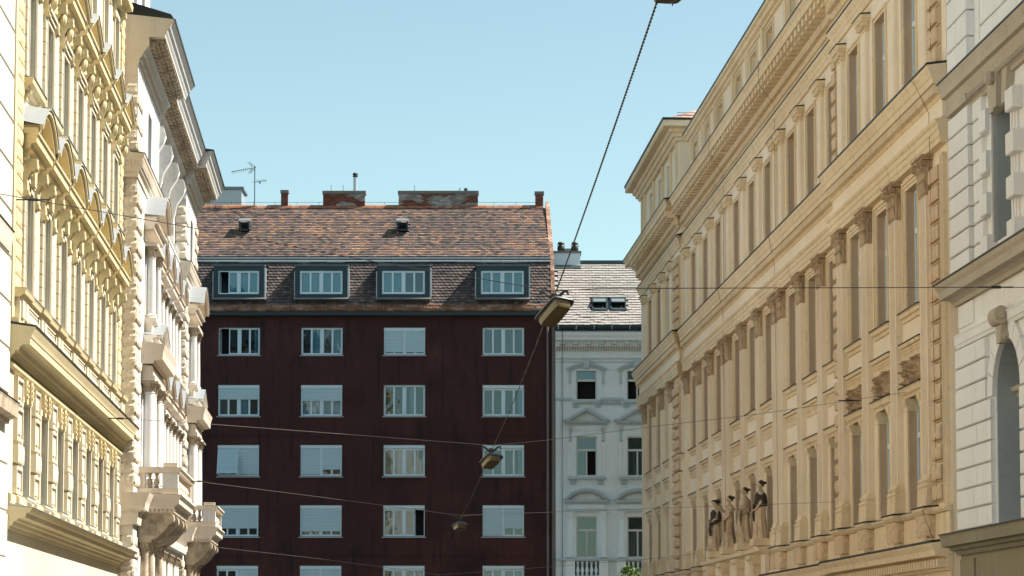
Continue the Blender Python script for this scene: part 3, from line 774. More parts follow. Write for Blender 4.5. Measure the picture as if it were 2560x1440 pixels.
for z in (5.0, 5.62, 6.24, 6.86, 9.9, 10.5, 11.1):
    R_.append(put(MB(F).rough(c+1.18, c+1.62, -.02, .12, z, z+.34, .02, .06, 3), 'wall_block', 'wht', pl))
# tall scroll consoles with rosettes carrying the cornice
for sx in (-1.46,):
    b = MB(F); s = c+sx
    pts = [(.04, 14.3), (.10, 14.32), (.18, 14.8), (.30, 15.4), (.52, 15.75), (.60, 16.0), (.52, 16.3), (-.02, 16.32), (-.02, 14.3)]
    b.sweep(pts, s-.17, s+.17)
    k = 14; vs_ = []
    for q, r in ((s-.20, .0), (s-.20, .28), (s+.20, .28)):
        for i in range(k):
            a = 2*math.pi*i/k; vs_.append((q, .30+r*.95*math.cos(a), 15.98+r*math.sin(a)))
    b.add(vs_, [(j*k+i, j*k+(i+1) % k, (j+1)*k+(i+1) % k, (j+1)*k+i) for j in range(2) for i in range(k)])
    for r, q in ((.18, s-.215), (.09, s-.245)):
        vs_ = [];
        for qq in (q, s-.19):
            for i in range(k):
                a = 2*math.pi*i/k; vs_.append((qq, .30+r*math.cos(a), 15.98+r*math.sin(a)))
        b.add(vs_, [(i, (i+1) % k, k+(i+1) % k, k+i) for i in range(k)] + [tuple(range(k))])
    R_.append(put(b, 'scroll_console', 'wht', pl, smooth=True))
    R_.append(put(MB(F).rough(s+.22, s+.7, -.02, .22, 15.1, 16.1, .06, .06, 13), 'carved_garland', 'wht', pl))
b = MB(F); b.box(c-.57, c-.46, -.02, .05, 14.25, 15.9); b.box(c+.46, c+.57, -.02, .05, 14.25, 15.9); b.box(c-.6, c+.6, -.02, .12, 15.9, 16.05)
R_.append(put(b, 'window_surround', 'wht', pl))
# ground storey: small window with slim columns
for sx in (-.72, -.2, .35, .8): R_.append(column(F, pl, c+sx, .25, .09, .5, 3.2, 'wht', 'wornstone'))
R_.append(put(MB(F).box(c-.55, c+.55, -.36, -.3, .4, 3.1), 'pane', 'glassd', pl))
for k in range(1, 4): rep(R_, ds=2.93*k)
put(MB(F).sweep([(-.02, 3.22), (.34, 3.22), (.36, 3.34), (.52, 3.38), (.56, 3.62), (-.02, 3.78)], PA, PB), 'string_course', 'wht', pl)
put(MB(F).sweep([(-.02, 4.32), (.30, 4.32), (.34, 4.42), (.36, 4.6), (-.02, 4.66)], PA, PB), 'string_course', 'wht', pl)

# pavilions
for (a, e, c) in ((P0, PA, qc[0]), (PB, P1, qc[1])):
    h = .65
    side_window(F, c, .65, 4.7, 7.4, -.08, pl); side_window(F, c, .65, 9.5, 11.5, -.08, pl); side_window(F, c, .6, 14.25, 15.9, -.08, pl)
    for s in ((72.25, 73.0, 75.0, 75.75) if a == P0 else (91.0, 91.55, 93.3, 93.9)):
        column(F, pl, s, NP+.22, .17, 4.75, 7.72, 'wht', 'wornstone')
    for s in ((73.0, 75.0) if a == P0 else (91.5, 93.3)):
        column(F, pl, s, NP+.18, .13, 9.6, 11.75, 'wht', 'wornstone')
    q0, q1 = (71.95, 76.05) if a == P0 else (90.7, 94.2)
    put(MB(F).sweep([(NP-.02, 7.73), (NP+.40, 7.73), (NP+.40, 7.85), (NP+.34, 7.9), (NP+.34, 8.12), (NP+.3, 8.16), (NP-.02, 8.2)], q0, q1), 'entablature', 'beige', pl)
    put(MB(F).sweep([(NP-.02, 8.2), (NP+.36, 8.22), (NP+.4, 8.3), (NP+.62, 8.34), (NP+.64, 8.56), (NP+.70, 8.76), (NP-.02, 8.86)], q0-.15, q1+.15, .0, .3), 'hood_cornice', 'beige', pl)
    arch_hood(F, pl, (q0+q1)/2, 1.5, 8.9, 9.1, .5, .95, 'wht', 'zinc', tri=True)
    put(MB(F).sweep([(NP-.02, 9.1), (NP+.2, 9.1), (NP+.25, 9.5), (NP+.34, 9.56), (NP+.35, 9.66), (NP-.5, 9.7)], c-1.0, c+1.0, .4, .4), 'window_sill', 'beige', pl)
    put(MB(F).sweep([(NP-.02, 11.76), (NP+.36, 11.76), (NP+.38, 11.86), (NP-.02, 11.9)], c-1.3, c+1.3), 'entablature', 'beige', pl)
    # large curved hood
    for o_ in arch_hood(F, pl, c, 1.55, 12.2, 12.6, .78, .98, 'beige', 'zinc'): pass
    # wall ledge, dentils, balcony
    put(MB(F).sweep([(-.02, 3.45), (NP+.12, 3.5), (NP+.16, 3.82), (NP+.18, 3.86), (NP+.32, 3.9), (NP+.36, 4.1), (NP+.44, 4.3), (NP+.46, 4.36), (-.02, 4.40)], a-.12, e+.1), 'ledge', 'beige', pl)
    b = MB(F)
    for q in range(8): b.box(a-.16, a-.115, .02+.095*q, .07+.095*q, 3.83, 3.92)
    b_s = a
    while b_s < e: b.box(b_s, b_s+.07, NP+.15, NP+.24, 3.83, 3.92); b_s += .14
    put(b, 'dentil_band', 'beige', pl, kind='stuff')
    B0, B1, BN = (71.15, 76.9, 1.62) if a == P0 else (90.1, 94.2, 1.58)
    bal = thing_part = put(MB(F).sweep([(NP, 3.98), (BN-.18, 3.98), (BN-.16, 4.06), (BN-.04, 4.14), (BN-.03, 4.26), (BN+.05, 4.36), (BN+.05, 4.40), (NP, 4.42)], B0, B1, .0, .0), 'balcony', 'beige', pl)
    b = MB(F)
    q = NP+.05
    while q < BN-.2: b.box(B0+.02-.045, B0+.02, q, q+.06, 3.89, 3.975); q += .12
    b.box(B0+.06, B1-.06, NP, BN-.26, 3.86, 3.975)
    q = B0
    while q < B1-.1: b.box(q+.03, q+.09, BN-.26, BN-.20, 3.89, 3.975); q += .12
    put(b, 'balcony_dentils', 'beige', bal, kind='stuff')
    # parapet: corner pedestals, rail, plinth, balusters on the near side and along the front
    put(MB(F).box(B0+.06, B0+.34, NP, BN-.06, 4.42, 4.58), 'balcony_plinth', 'beige', bal)
    put(MB(F).box(B0+.34, B1-.06, BN-.34, BN-.06, 4.42, 4.58), 'balcony_plinth', 'beige', bal)
    put(MB(F).box(B0+.07, B0+.36, BN-.52, BN-.08, 4.58, 5.02), 'pedestal', 'wht', bal); put(MB(F).box(B1-.36, B1-.08, BN-.36, BN-.08, 4.58, 5.02), 'pedestal', 'beige', bal)
    put(MB(F).box(B0+.08, B0+.34, NP, NP+.22, 4.58, 5.02), 'pedestal', 'beige', bal)
    put(MB(F).sweep([(NP, 5.02), (BN-.04, 5.02), (BN-.02, 5.06), (BN+.03, 5.12), (BN+.03, 5.17), (NP, 5.19)], B0+.02, B0+.38), 'rail', 'beige', bal)
    put(MB(F).sweep([(BN-.40, 5.02), (BN-.04, 5.02), (BN-.02, 5.06), (BN+.03, 5.12), (BN+.03, 5.17), (BN-.40, 5.19)], B0+.38, B1), 'rail', 'beige', bal)
    put(MB(F).box(B0+.10, B0+.34, BN-.5, BN-.1, 5.192, 5.30), 'pedestal_cap', 'beige', bal)
    n_ = NP+.34
    while n_ < BN-.6: put(baluster_mesh(F, B0+.2, n_, 4.58, 5.02, .075), 'baluster', 'wornstone', bal, smooth=True); n_ += .19
    s = B0+.55
    while s < B1-.45: put(baluster_mesh(F, s, BN-.2, 4.58, 5.02, .075), 'baluster', 'beige', bal, smooth=True); s += .30
    # scroll brackets under the balcony
    for s in (B0+.1, B0+1.9, B1-1.9, B1-.55):
        pts = [(NP-.01, 3.08)]
        for i in range(13):
            t = i/12; pts.append((NP+(BN-NP-.22)*t, 3.10+.10*math.sin(t*math.pi*.9)*-1+.62*t**2.0))
        pts += [(BN-.24, 3.86), (NP-.01, 3.86)]
        br = put(MB(F).sweep(pts, s, s+.42), 'balcony_bracket', 'wornstone', pl)
        b = MB(F)
        for cn, cz, r in ((NP+.28, 3.46, .25), (BN-.34, 3.72, .16)):
            for rr, dd in ((1, .03), (.66, .055), (.3, .085)):
                k = 14; vs_ = []
                for qq in (s-dd, s+.42+dd*.5):
                    for i in range(k):
                        an = 2*math.pi*i/k; vs_.append((qq, cn+r*rr*math.cos(an), cz+r*rr*math.sin(an)))
                b.add(vs_, [(i, (i+1) % k, k+(i+1) % k, k+i) for i in range(k)] + [tuple(range(k))[::-1], tuple(range(k, 2*k))])
        put(b, 'scroll', 'wornstone', br, smooth=True)
    for s in (B0+.3, B0+2.1, B1-.4): column(F, pl, s, NP+.2, .13, .2, 3.1, 'wornstone', 'wornstone')

# ---------------------------------------------------------------- long tan building (right)
F = FR
tn = thing('museum_building', F, (51.9, 0, -EYE+.13), 'long tan stucco building with fluted pilasters and toothed cornice, right of the street', 'building')
SEC = [(51.9, 64.42, .2), (64.42, 97.09, 0.0), (97.09, 111.45, .2)]
# pilasters (near edge, far edge) along the facade, measured bay by bay
PIL = [(53.34, 54.14), (56.54, 57.36), (59.87, 60.74), (63.07, 63.82), (67.05, 67.95), (70.35, 71.21), (73.64, 74.46), (74.75, 75.60), (77.97, 78.86),
       (81.32, 82.22), (84.63, 85.48), (85.77, 86.6), (89.14, 90.04), (92.48, 93.37), (95.9, 96.8), (99.37, 100.25), (102.35, 103.2), (105.55, 106.4), (109.05, 109.85)]
def nb_at(s):
    for a, e, n_ in SEC:
        if a <= s < e: return n_
    return .2
# window axes between pilasters that stand apart
AX = []
for i in range(len(PIL)-1):
    a, e = PIL[i][1], PIL[i+1][0]
    if e-a > 1.5: AX.append(((a+e)/2+.04, min(.62, (e-a)/2-.45)))
AX[3] = (65.95, .62)
secwalls = []
for a, e, n_ in SEC:
    o_ = []
    for c, hw in AX:
        if a < c < e: o_ += [(c-hw, c+hw, 3.12, 5.75), (c-hw, c+hw, 7.70, 10.48), (c-hw, c+hw, 12.6, 15.24), (c-hw*.9, c+hw*.9, -.8, 1.5)]
    put(wall_grid(MB(F), a, e, GZ, 17.7, n_, o_, .40), 'wall', 'tan', tn)
put(MB(F).sweep([(-.9, GZ), (-.9, 20.2), (-14, 20.2), (-14, GZ)], 51.95, 111.4), 'rear_wing', 'tan', tn)

def window_unit(c, hw, nb, z0, z1, shape):
    out = [side_window(F, c, hw, z0, z1, nb-.25, tn, 'frame')]
    b = MB(F)                            # moulded surround in three steps
    for o_, d in ((.0, .03), (.075, .05), (.15, .075)):
        b.box(c-hw-o_-.07, c-hw-o_, nb-.02, nb+d, z0, z1+o_+.07); b.box(c+hw+o_, c+hw+o_+.07, nb-.02, nb+d, z0, z1+o_+.07)
        b.box(c-hw-o_, c+hw+o_, nb-.02, nb+d, z1+o_, z1+o_+.07)
    out.append(put(b, 'window_surround', 'tan2', tn))
    return out
def shaft(b, s0, s1, n0, n1, z0, z1, flutes=5):
    """pilaster shaft with concave flutes"""
    w_ = s1-s0; m = w_*.11; p = [(s0, n0), (s0, n1)]; fw = (w_-2*m)/flutes
    for i in range(flutes):
        x = s0+m+fw*i; p += [(x+fw*.16, n1), (x+fw*.24, n1-.07), (x+fw*.76, n1-.07), (x+fw*.84, n1)]
    p += [(s1, n1), (s1, n0)]
    b.col_(p, z0, z1)
PROJ = .15
protos = {}
for (a, e) in PIL:
    nb = nb_at(a); w_ = e-a; c = (a+e)/2
    key = 'p'
    if key not in protos:
        L_ = []
        b = MB(F); shaft(b, a+.04, e-.04, nb-.02, nb+PROJ, 3.80, 9.95)
        sh = put(b, 'pilaster', 'tan3', tn); L_.append(sh)
        b = MB(F)
        for (z0, z1, x) in ((3.50, 3.60, .10), (3.60, 3.64, .05), (3.64, 3.72, .07), (3.72, 3.80, .02)):
            b.sweep([(nb-.02, z0), (nb+PROJ+x*.7, z0), (nb+PROJ+x, (z0+z1)/2), (nb+PROJ+x*.7, z1), (nb-.02, z1)], a+.04-x, e-.04+x)
        b.sweep([(nb-.02, 3.09), (nb+PROJ+.10, 3.09), (nb+PROJ+.08, 3.498), (nb-.02, 3.498)], a-.05, e+.05)
        put(b, 'base', 'tan2', sh)
        put(capital(F, c, nb-.02, nb+PROJ, w_/2-.03, 9.92, 10.80), 'capital', 'tand', sh)
        L_.append(put(MB(F).rough(a-.06, e+.06, nb-.02, nb+PROJ+.12, 2.42, 2.93, .025, .05, 4, side=True), 'pedestal_block', 'tanr', tn))
        # upper order
        b = MB(F).box(a+.08, e-.08, nb-.02, nb+.10, 12.5, 15.22); b.box(a+.16, e-.16, nb+.098, nb+.112, 12.7, 15.1)
        up_ = put(b, 'upper_pilaster', 'tan3', tn); L_.append(up_)
        b = MB(F).box(a+.06, e-.06, nb-.02, nb+.12, 15.22, 15.26)
        b.col_([(a+.08, nb), (e-.08, nb), (e-.08, nb+.10), (a+.08, nb+.10)], 15.26, 15.46, [(a+.0, nb), (e-.0, nb), (e-.0, nb+.18), (a+.0, nb+.18)])
        for q in range(5): x = a+.12+(w_-.24)*(q+.5)/5; b.box(x-.035, x+.035, nb+.1, nb+.19, 15.30, 15.44)
        for q in (a+.04, e-.04): b.box(q-.05, q+.05, nb+.05, nb+.2, 15.34, 15.46)
        b.box(a-.06, e+.06, nb-.02, nb+.22, 15.46, 15.52); b.sweep([(nb-.02, 15.52), (nb+.2, 15.52), (nb+.26, 15.60), (nb-.02, 15.62)], a-.1, e+.1)
        put(b, 'capital', 'tan2', up_)
        put(MB(F).sweep([(nb-.02, 15.625), (nb+.275, 15.602), (nb+.275, 15.63), (nb-.02, 15.66)], a-.115, e+.115), 'cap_flashing', 'blackm', up_)
        protos[key] = (L_, c, nb)
    else:
        L_, c0, n0 = protos[key]; rep(L_, ds=c-c0, dn=nb-n0)
# bays between the pilasters
def lining(c, hw, nb, z0, z1):  # thin sheets on jambs and head that carry the painted shade
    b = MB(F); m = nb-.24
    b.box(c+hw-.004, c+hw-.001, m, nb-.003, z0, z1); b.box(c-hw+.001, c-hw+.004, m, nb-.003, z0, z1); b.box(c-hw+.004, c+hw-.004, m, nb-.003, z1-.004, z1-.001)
    return put(b, 'reveal_shade_lining', 'tanv', tn)
def bay_unit(c, hw, nb, relief):
    out = window_unit(c, hw, nb, 7.70, 10.48, 0)
    out += [side_window(F, c, hw, 3.12, 5.75, nb-.25, tn, 'frame')]
    out += [side_window(F, c, hw, 12.6, 15.24, nb-.25, tn, 'frame')]
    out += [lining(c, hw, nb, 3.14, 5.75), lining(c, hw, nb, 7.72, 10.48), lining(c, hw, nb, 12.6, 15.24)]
    b = MB(F)
    for o_, d in ((.0, .03), (.08, .055)):
        b.box(c-hw-o_-.075, c-hw-o_, nb-.02, nb+d, 12.6, 15.24+o_+.07); b.box(c+hw+o_, c+hw+o_+.075, nb-.02, nb+d, 12.6, 15.24+o_+.07)
        b.box(c-hw-o_, c+hw+o_, nb-.02, nb+d, 15.24+o_, 15.31+o_)
    out.append(put(b, 'window_surround', 'tan2', tn))
    W_ = hw+.42
    # sill under the tall window
    sl = put(MB(F).sweep([(nb-.02, 7.46), (nb+.04, 7.46), (nb+.06, 7.54), (nb+.11, 7.57), (nb+.12, 7.65), (nb+.15, 7.67), (nb-.36, 7.705)], c-W_, c+W_), 'window_sill', 'tan2', tn)
    put(MB(F).sweep([(nb-.35, 7.712), (nb+.165, 7.672), (nb+.165, 7.70), (nb-.35, 7.735)], c-W_-.02, c+W_+.02), 'sill_flashing', 'blackm', sl); out.append(sl)
    out.append(put(MB(F).box(c-W_+.1, c+W_-.1, nb-.02, nb+.03, 7.04, 7.40), 'apron_panel', 'tan', tn))
    gl = put(MB(F).sweep([(nb-.02, 6.58), (nb+.03, 6.58), (nb+.05, 6.66), (nb+.06, 6.68), (nb+.06, 6.86), (nb+.12, 6.88), (nb+.14, 6.95), (nb-.02, 6.99)], c-W_, c+W_), 'ornament_ledge', 'tan2', tn)
    b = MB(F); meander(b, c-W_+.12, c+W_, 's', nb+.06, 6.695, .145); put(b, 'key_ornament', 'tan2', gl, kind='stuff')
    put(MB(F).sweep([(nb-.02, 6.995), (nb+.155, 6.955), (nb+.155, 6.98), (nb-.02, 7.015)], c-W_-.02, c+W_+.02), 'ledge_flashing', 'blackm', gl); out.append(gl)
    # hood and side pieces of the lower window
    hd = put(MB(F).sweep([(nb-.02, 5.72), (nb+.02, 5.72), (nb+.05, 5.78), (nb+.10, 5.82), (nb+.12, 5.9), (nb+.15, 5.94), (nb-.02, 5.985)], c-W_, c+W_), 'window_hood', 'tan2', tn)
    put(MB(F).sweep([(nb-.02, 5.99), (nb+.165, 5.945), (nb+.165, 5.97), (nb-.02, 6.01)], c-W_-.02, c+W_+.02), 'hood_flashing', 'blackm', hd); out.append(hd)
    for sd_ in (-1, 1):
        b = MB(F)
        x0, x1 = sorted((c+sd_*hw, c+sd_*(hw+.20))); b.box(x0, x1, nb-.17, nb+.035, 3.12, 5.42)
        b.sweep([(nb-.17, 5.42), (nb+.05, 5.42), (nb+.04, 5.5), (nb+.10, 5.6), (nb+.11, 5.70), (nb-.17, 5.70)], x0-.04, x1+.04)
        out.append(put(b, 'jamb_pilaster', 'tan2', tn))
    b = MB(F).sweep([(nb-.02, 2.94), (nb+.10, 2.95), (nb+.16, 3.0), (nb+.17, 3.05), (nb-.36, 3.10)], c-W_, c+W_)
    ds = put(b, 'window_sill', 'tan2', tn)
    put(MB(F).sweep([(nb-.36, 3.106), (nb+.185, 3.055), (nb+.185, 3.067), (nb-.36, 3.118)], c-W_, c+W_), 'sill_flashing', 'zincd', ds); out.append(ds)
    return out
Bn = {}
for i, (c, hw) in enumerate(AX):
    nb = nb_at(c)
    if 'b' not in Bn: Bn['b'] = (bay_unit(c, hw, nb, i < 3), c, nb)
    else: rep(Bn['b'][0], ds=c-Bn['b'][1], dn=nb-Bn['b'][2])
# carved foliage panels in the first three bays
def relief(c, hw, n, z0, z1, seed):
    b = MB(F); k = 34; m = 26; vs_ = []; fs = []
    for j in range(m+1):
        for i in range(k+1):
            u = i/k; v = j/m; s = c-hw+2*hw*u; z = z0+(z1-z0)*v
            ed = min(u, 1-u, v, 1-v)
            w1 = noise.noise(Vector((u*7+seed, v*6, seed))); w2 = abs(noise.noise(Vector((u*15+seed*2, v*13, 1.3+seed))))
            r = math.hypot((u-.5)*1.3, v-.62)
            d = .05 + .09*w1 + .13*w2 + (.12 if r < .17 else 0)*(1-r/.17) + .05*math.sin(10*math.hypot(u-.5, v-.1)*2.2)
            vs_.append((s, n + (max(0, d) if ed > .02 else 0), z))
    for j in range(m):
        for i in range(k):
            a = j*(k+1)+i; fs.append((a, a+1, a+k+2, a+k+1))
    b.add(vs_, fs); return b
for i in range(3):
    c, hw = AX[i]
    put(relief(c, hw+.38, .2, 6.0, 6.58, i*3.3), 'carved_relief', 'tand', tn)
# dado wall behind the pedestals and base cornice
for a, e, nb in SEC:
    put(MB(F).box(a, e-.01, nb-.02, nb+.06, 2.28, 2.93), 'dado', 'tan2', tn)
    put(MB(F).sweep([(nb-.02, 2.93), (nb+.10, 2.935), (nb+.15, 3.0), (nb+.16, 3.05), (nb-.02, 3.085)], a, e-.01, .0, 0), 'dado_cap', 'tan2', tn)
for (a, e) in PIL:
    nb = nb_at(a)
    if a == PIL[0][0]:
        pc_ = put(MB(F).sweep([(nb-.02, 2.925), (nb+.27, 2.93), (nb+.33, 3.0), (nb+.34, 3.06), (nb-.02, 3.092)], a-.16, e+.16), 'pedestal_cap', 'tan2', tn)
        put(MB(F).sweep([(nb-.02, 3.096), (nb+.355, 3.064), (nb+.355, 3.095), (nb-.02, 3.125)], a-.175, e+.175), 'cap_flashing', 'blackm', pc_)
        pf = put(MB(F).box(a-.10, e+.10, nb-.02, nb+.30, 2.26, 2.41), 'pedestal_foot', 'tan2', tn)
    else: rep([pc_, pf], ds=a-PIL[0][0], dn=nb-.2)
bcor = [(-.02, 1.55), (.05, 1.55), (.07, 1.66), (.12, 1.68), (.14, 1.95), (.38, 1.98), (.40, 2.10), (.46, 2.20), (.48, 2.25), (-.02, 2.31)]
def seg_cor(prof, name, mat, flash=None, ends=1.0):
    for a, e, nb in SEC:
        m0, m1 = (ends if nb > .1 else 0), (ends if nb > .1 else 0)
        if a == 51.9: m0 = 0
        o = put(MB(F).sweep([(n_+nb if n_ > 0 else n_+nb, z_) for n_, z_ in prof], a, e-.001, m0, m1, nb=nb), name, mat, tn)
        if flash:
            nt_, zt, zb = flash
            put(MB(F).sweep([(nb-.02, zb+.006), (nb+nt_+.015, zt+.005), (nb+nt_+.015, zt+.05), (nb-.02, zb+.05)], a-(nt_ if m0 else 0), e+(nt_ if m1 else 0)), 'cornice_flashing', 'blackm', o)
seg_cor(bcor, 'base_cornice', 'tan2', (.48, 2.25, 2.31))
def blocks(sa, se, pitch, w_, n0, n1, z0, z1, name, mat='tan2', stuff=False, step=None):
    if stuff:
        b = MB(F); s = sa
        while s+w_ < se: b.box(s, s+w_, n0, n1, z0, z1); s += pitch
        put(b, name, mat, tn, kind='stuff')
    else:
        s = sa; first = None
        while s+w_ < se:
            if first is None:
                b = MB(F).box(s, s+w_, n0, n1, z0, z1)
                if step: b.box(s, s+w_, n0, n0+(n1-n0)*.72, z0-step, z0)
                first = put(b, name, mat, tn); f0 = s
            else: rep([first], ds=s-f0)
            s += pitch
for a, e, nb in SEC:
    blocks(a+.05, e-.05, .27, .13, nb+.12, nb+.33, 1.74, 1.90, 'dentil', stuff=nb == 0 or a > 90)
# entablature of the giant order
seg_cor([(-.02, 10.80), (.17, 10.80), (.17, 10.92), (.19, 10.93), (.19, 11.07), (.21, 11.08), (.21, 11.2), (.25, 11.24), (.27, 11.30), (-.02, 11.36)], 'architrave', 'tan2')
seg_cor([(-.02, 11.36), (.10, 11.36), (.10, 11.78), (-.02, 11.78)], 'frieze', 'tan')
seg_cor([(-.02, 11.78), (.12, 11.78), (.15, 11.84), (.18, 11.86), (.18, 12.02), (.24, 12.06), (.30, 12.07), (.31, 12.20), (.34, 12.23), (.37, 12.33), (.41, 12.40), (.42, 12.46), (-.02, 12.52)], 'cornice', 'tan2', (.42, 12.46, 12.52))
for a, e, nb in SEC: blocks(a+.03, e-.02, .15, .08, nb+.16, nb+.29, 11.85, 12.02, 'dentil_band', stuff=True)
# top entablature
seg_cor([(-.02, 15.88), (.06, 15.88), (.08, 16.0), (.10, 16.02), (.12, 16.12), (.18, 16.2), (.2, 16.28), (-.02, 16.36)], 'architrave', 'tan2', (.2, 16.28, 16.36))
seg_cor([(-.02, 16.66), (.08, 16.66), (.12, 16.72), (.14, 16.74), (.14, 16.92), (.20, 16.98), (.22, 17.06), (.26, 17.08), (.26, 17.32), (.66, 17.33), (.67, 17.52), (.71, 17.56), (.75, 17.63), (-.02, 17.76)], 'top_cornice', 'tan2', (.75, 17.63, 17.76))
for a, e, nb in SEC: blocks(a+.03, e-.02, .16, .085, nb+.13, nb+.27, 16.76, 16.93, 'dentil_band', stuff=True)
for a, e, nb in SEC: blocks(a+.1, e-.3, .60, .31, nb+.24, nb+.61, 17.13, 17.325, 'modillion', step=.09)
# rough strips at the breaks
def strip(s0, s1, nb, z0, z1, pitch, full=True):
    z = z0; k = 0; pro = {}
    while z+pitch <= z1:
        key = k % 4
        if key not in pro:
            e_ = s1 if full else (s1 if k % 2 else s1-.12)
            b = MB(F).rough(s0, e_, nb-.02, nb+.15, z+.06, z+pitch-.06, .018, .055, k+s0)
            b.box(s0-.03, e_+.03, nb-.02, nb+.05, z+.02, z+pitch-.02)
            pro[key] = (put(b, 'rusticated_block', 'tanr', tn), z)
        else: rep([pro[key][0]], dz=z-pro[key][1])
        z += pitch; k += 1
for s0, s1, nb in ((52.35, 53.2, .2), (63.92, 64.38, .2), (97.25, 98.1, .2), (98.35, 99.1, .2)):
    strip(s0, s1, nb, 3.15, 10.6, .43); strip(s0, s1, nb, 12.6, 15.7, .43)
b = MB(F); shaft(b, 51.95, 52.28, .18, .3, 3.1, 10.6, 3); put(b, 'end_strip', 'tan2', tn)
# low pitched attic storey with windows
o_ = []; axA = [c for c, hw in AX if 60 < c < 96]
for c in axA: o_.append((c-.62, c+.62, 18.35, 19.55))
put(wall_grid(MB(F), 51.95, 96.3, 17.75, 20.1, -.1, o_, .28), 'attic_wall', 'tan', tn)
aw = []
c = axA[0]
aw.append(side_window(F, c, .62, 18.35, 19.55, -.36, tn, 'tan2', .5))
b = MB(F)
for o2, d in ((.0, .03), (.09, .055)):
    b.box(c-.62-o2-.08, c-.62-o2, -.12, -.1+d, 18.3, 19.62+o2); b.box(c+.62+o2, c+.62+o2+.08, -.12, -.1+d, 18.3, 19.62+o2); b.box(c-.62-o2, c+.62+o2, -.12, -.1+d, 19.55+o2, 19.62+o2)
aw.append(put(b, 'window_surround', 'tan2', tn))
aw.append(put(MB(F).box(c+1.1, c+1.5, -.12, -.02, 18.0, 19.8), 'attic_pilaster', 'tan2', tn))
for c2 in axA[1:]: rep(aw, ds=c2-c)
put(MB(F).sweep([(-.12, 19.78), (-.02, 19.8), (.0, 19.86), (.10, 19.9), (.12, 20.0), (.2, 20.04), (.22, 20.12), (-.12, 20.2)], 51.95, 96.3), 'attic_cornice', 'tan2', tn)
put(MB(F).sweep([(-.1, 20.205), (.235, 20.125), (.235, 20.20), (-.1, 20.25)], 51.95, 96.28), 'roof_edge', 'blackm', tn)
put(MB(F).sweep([(-.1, 20.2), (-5, 21.6), (-14, 20.2)], 51.95, 96.3), 'roof', 'zincd', tn)
# corner pavilion at the far end
V0, V1 = 98.0, 111.4
vx = [c for c, hw in AX if c > 100]
put(wall_grid(MB(F), V0, V1, 17.75, 20.75, .15, [(c-.6, c+.6, 18.5, 19.95) for c in vx], .3), 'pavilion_wall', 'tan', tn)
for c in vx: side_window(F, c, .6, 18.5, 19.95, -.13, tn, 'frame', .6)
for c in (98.4, 100.3, 103.2, 106.5, 109.9, 111.0): put(MB(F).box(c-.2, c+.2, .13, .24, 17.8, 20.3), 'pavilion_pilaster', 'tan2', tn)
put(MB(F).sweep([(-12, 17.8), (.13, 17.8), (.13, 20.74), (-12, 20.74)], V0-.01, V0+.3), 'pavilion_side_wall', 'tan', tn)
for (n1, z0, z1) in ((.28, 20.28, 20.42), (.40, 20.42, 20.58), (.52, 20.58, 20.74)):
    put(MB(F).sweep([(-12, z0), (n1, z0), (n1+.06, z1), (-12, z1)], V0-n1+.1, V1+n1-.1), 'pavilion_cornice', 'tan2', tn)
put(MB(F).sweep([(-12.5, 20.745), (.82, 20.745), (.86, 20.78), (.86, 20.98), (-12.5, 20.98)], V0-.8, V1+.62), 'eave', 'tan2', tn)
put(MB(F).sweep([(-12.5, 20.985), (.90, 20.985), (.90, 21.07), (-12.5, 21.07)], V0-.85, V1+.66), 'eave_edge', 'blackm', tn)
b = MB(F).col_([(V0-.6, .7), (V1+.5, .7), (V1+.5, -12), (V0-.6, -12)], 21.07, 23.6, [(V0+4.5, -4.6), (V1-4.6, -4.6), (V1-4.6, -7), (V0+4.5, -7)])
put(b, 'pavilion_roof', 'rust', tn)
b = MB(F)
for n_ in (-1.2, -3, -4.8): b.tube([(V0-.6, n_, 21.07), (V0-.6, n_, 21.32)], .02, 5)
for z in (21.2, 21.32): b.tube([(V0-.6, .3, z), (V0-.6, -6, z)], .018, 5)
put(b, 'snow_guard', 'zinc', tn)
# portal block that carries the statues
TQ = .62
put(MB(F).box(75.35, 88.4, -.02, TQ-.18, GZ, 3.12), 'portal_block', 'tan', tn)
put(MB(F).sweep([(0, 2.92), (TQ-.16, 2.92), (TQ-.10, 2.98), (TQ, 3.0), (TQ+.02, 3.12), (0, 3.2)], 75.3, 88.5, .0, .3), 'portal_cornice', 'tan2', tn)
STS = [76.55, 79.85, 83.2, 86.6]
pro = None
for s in STS:
    if pro is None:
        b = MB(F).box(s-.38, s+.38, -.02, TQ+.04, 3.2, 3.42)
        st_ = put(b, 'statue_plinth', 'tan2', tn)
        b = MB(F).box(s-.34, s+.34, TQ-.2, TQ+.06, GZ, 2.62)
        b.sweep([(TQ-.2, 2.62), (TQ+.08, 2.62), (TQ+.10, 2.72), (TQ+.16, 2.78), (TQ+.17, 2.90), (TQ-.2, 2.90)], s-.42, s+.42)
        pp_ = put(b, 'portal_pilaster', 'tan2', tn); pro = ([st_, pp_], s)
    else: rep(pro[0], ds=s-pro[1])
# lightning conductor wires down the front
def wire_run(pts): return put(MB(F).tube(pts, .007, 4), 'lightning_conductor', 'cable', tn)
wire_run([(52.75, .34, 17.0), (52.75, .34, 12.6), (53.6, .62, 12.5), (53.0, .66, 12.3), (52.75, .40, 11.6), (52.75, .34, 3.2), (53.0, .6, 3.0), (52.8, .4, 2.3)])
for s0, nb in ((74.61, 0), (85.62, 0)):
    wire_run([(s0-.9, .77, 17.75), (s0-.3, .7, 17.2), (s0, .16, 16.6), (s0, .16, 12.6), (s0-.4, .44, 12.5), (s0, .2, 11.7), (s0, .14, 3.2), (s0, .4, 3.1), (s0+.1, .4, 2.4)])

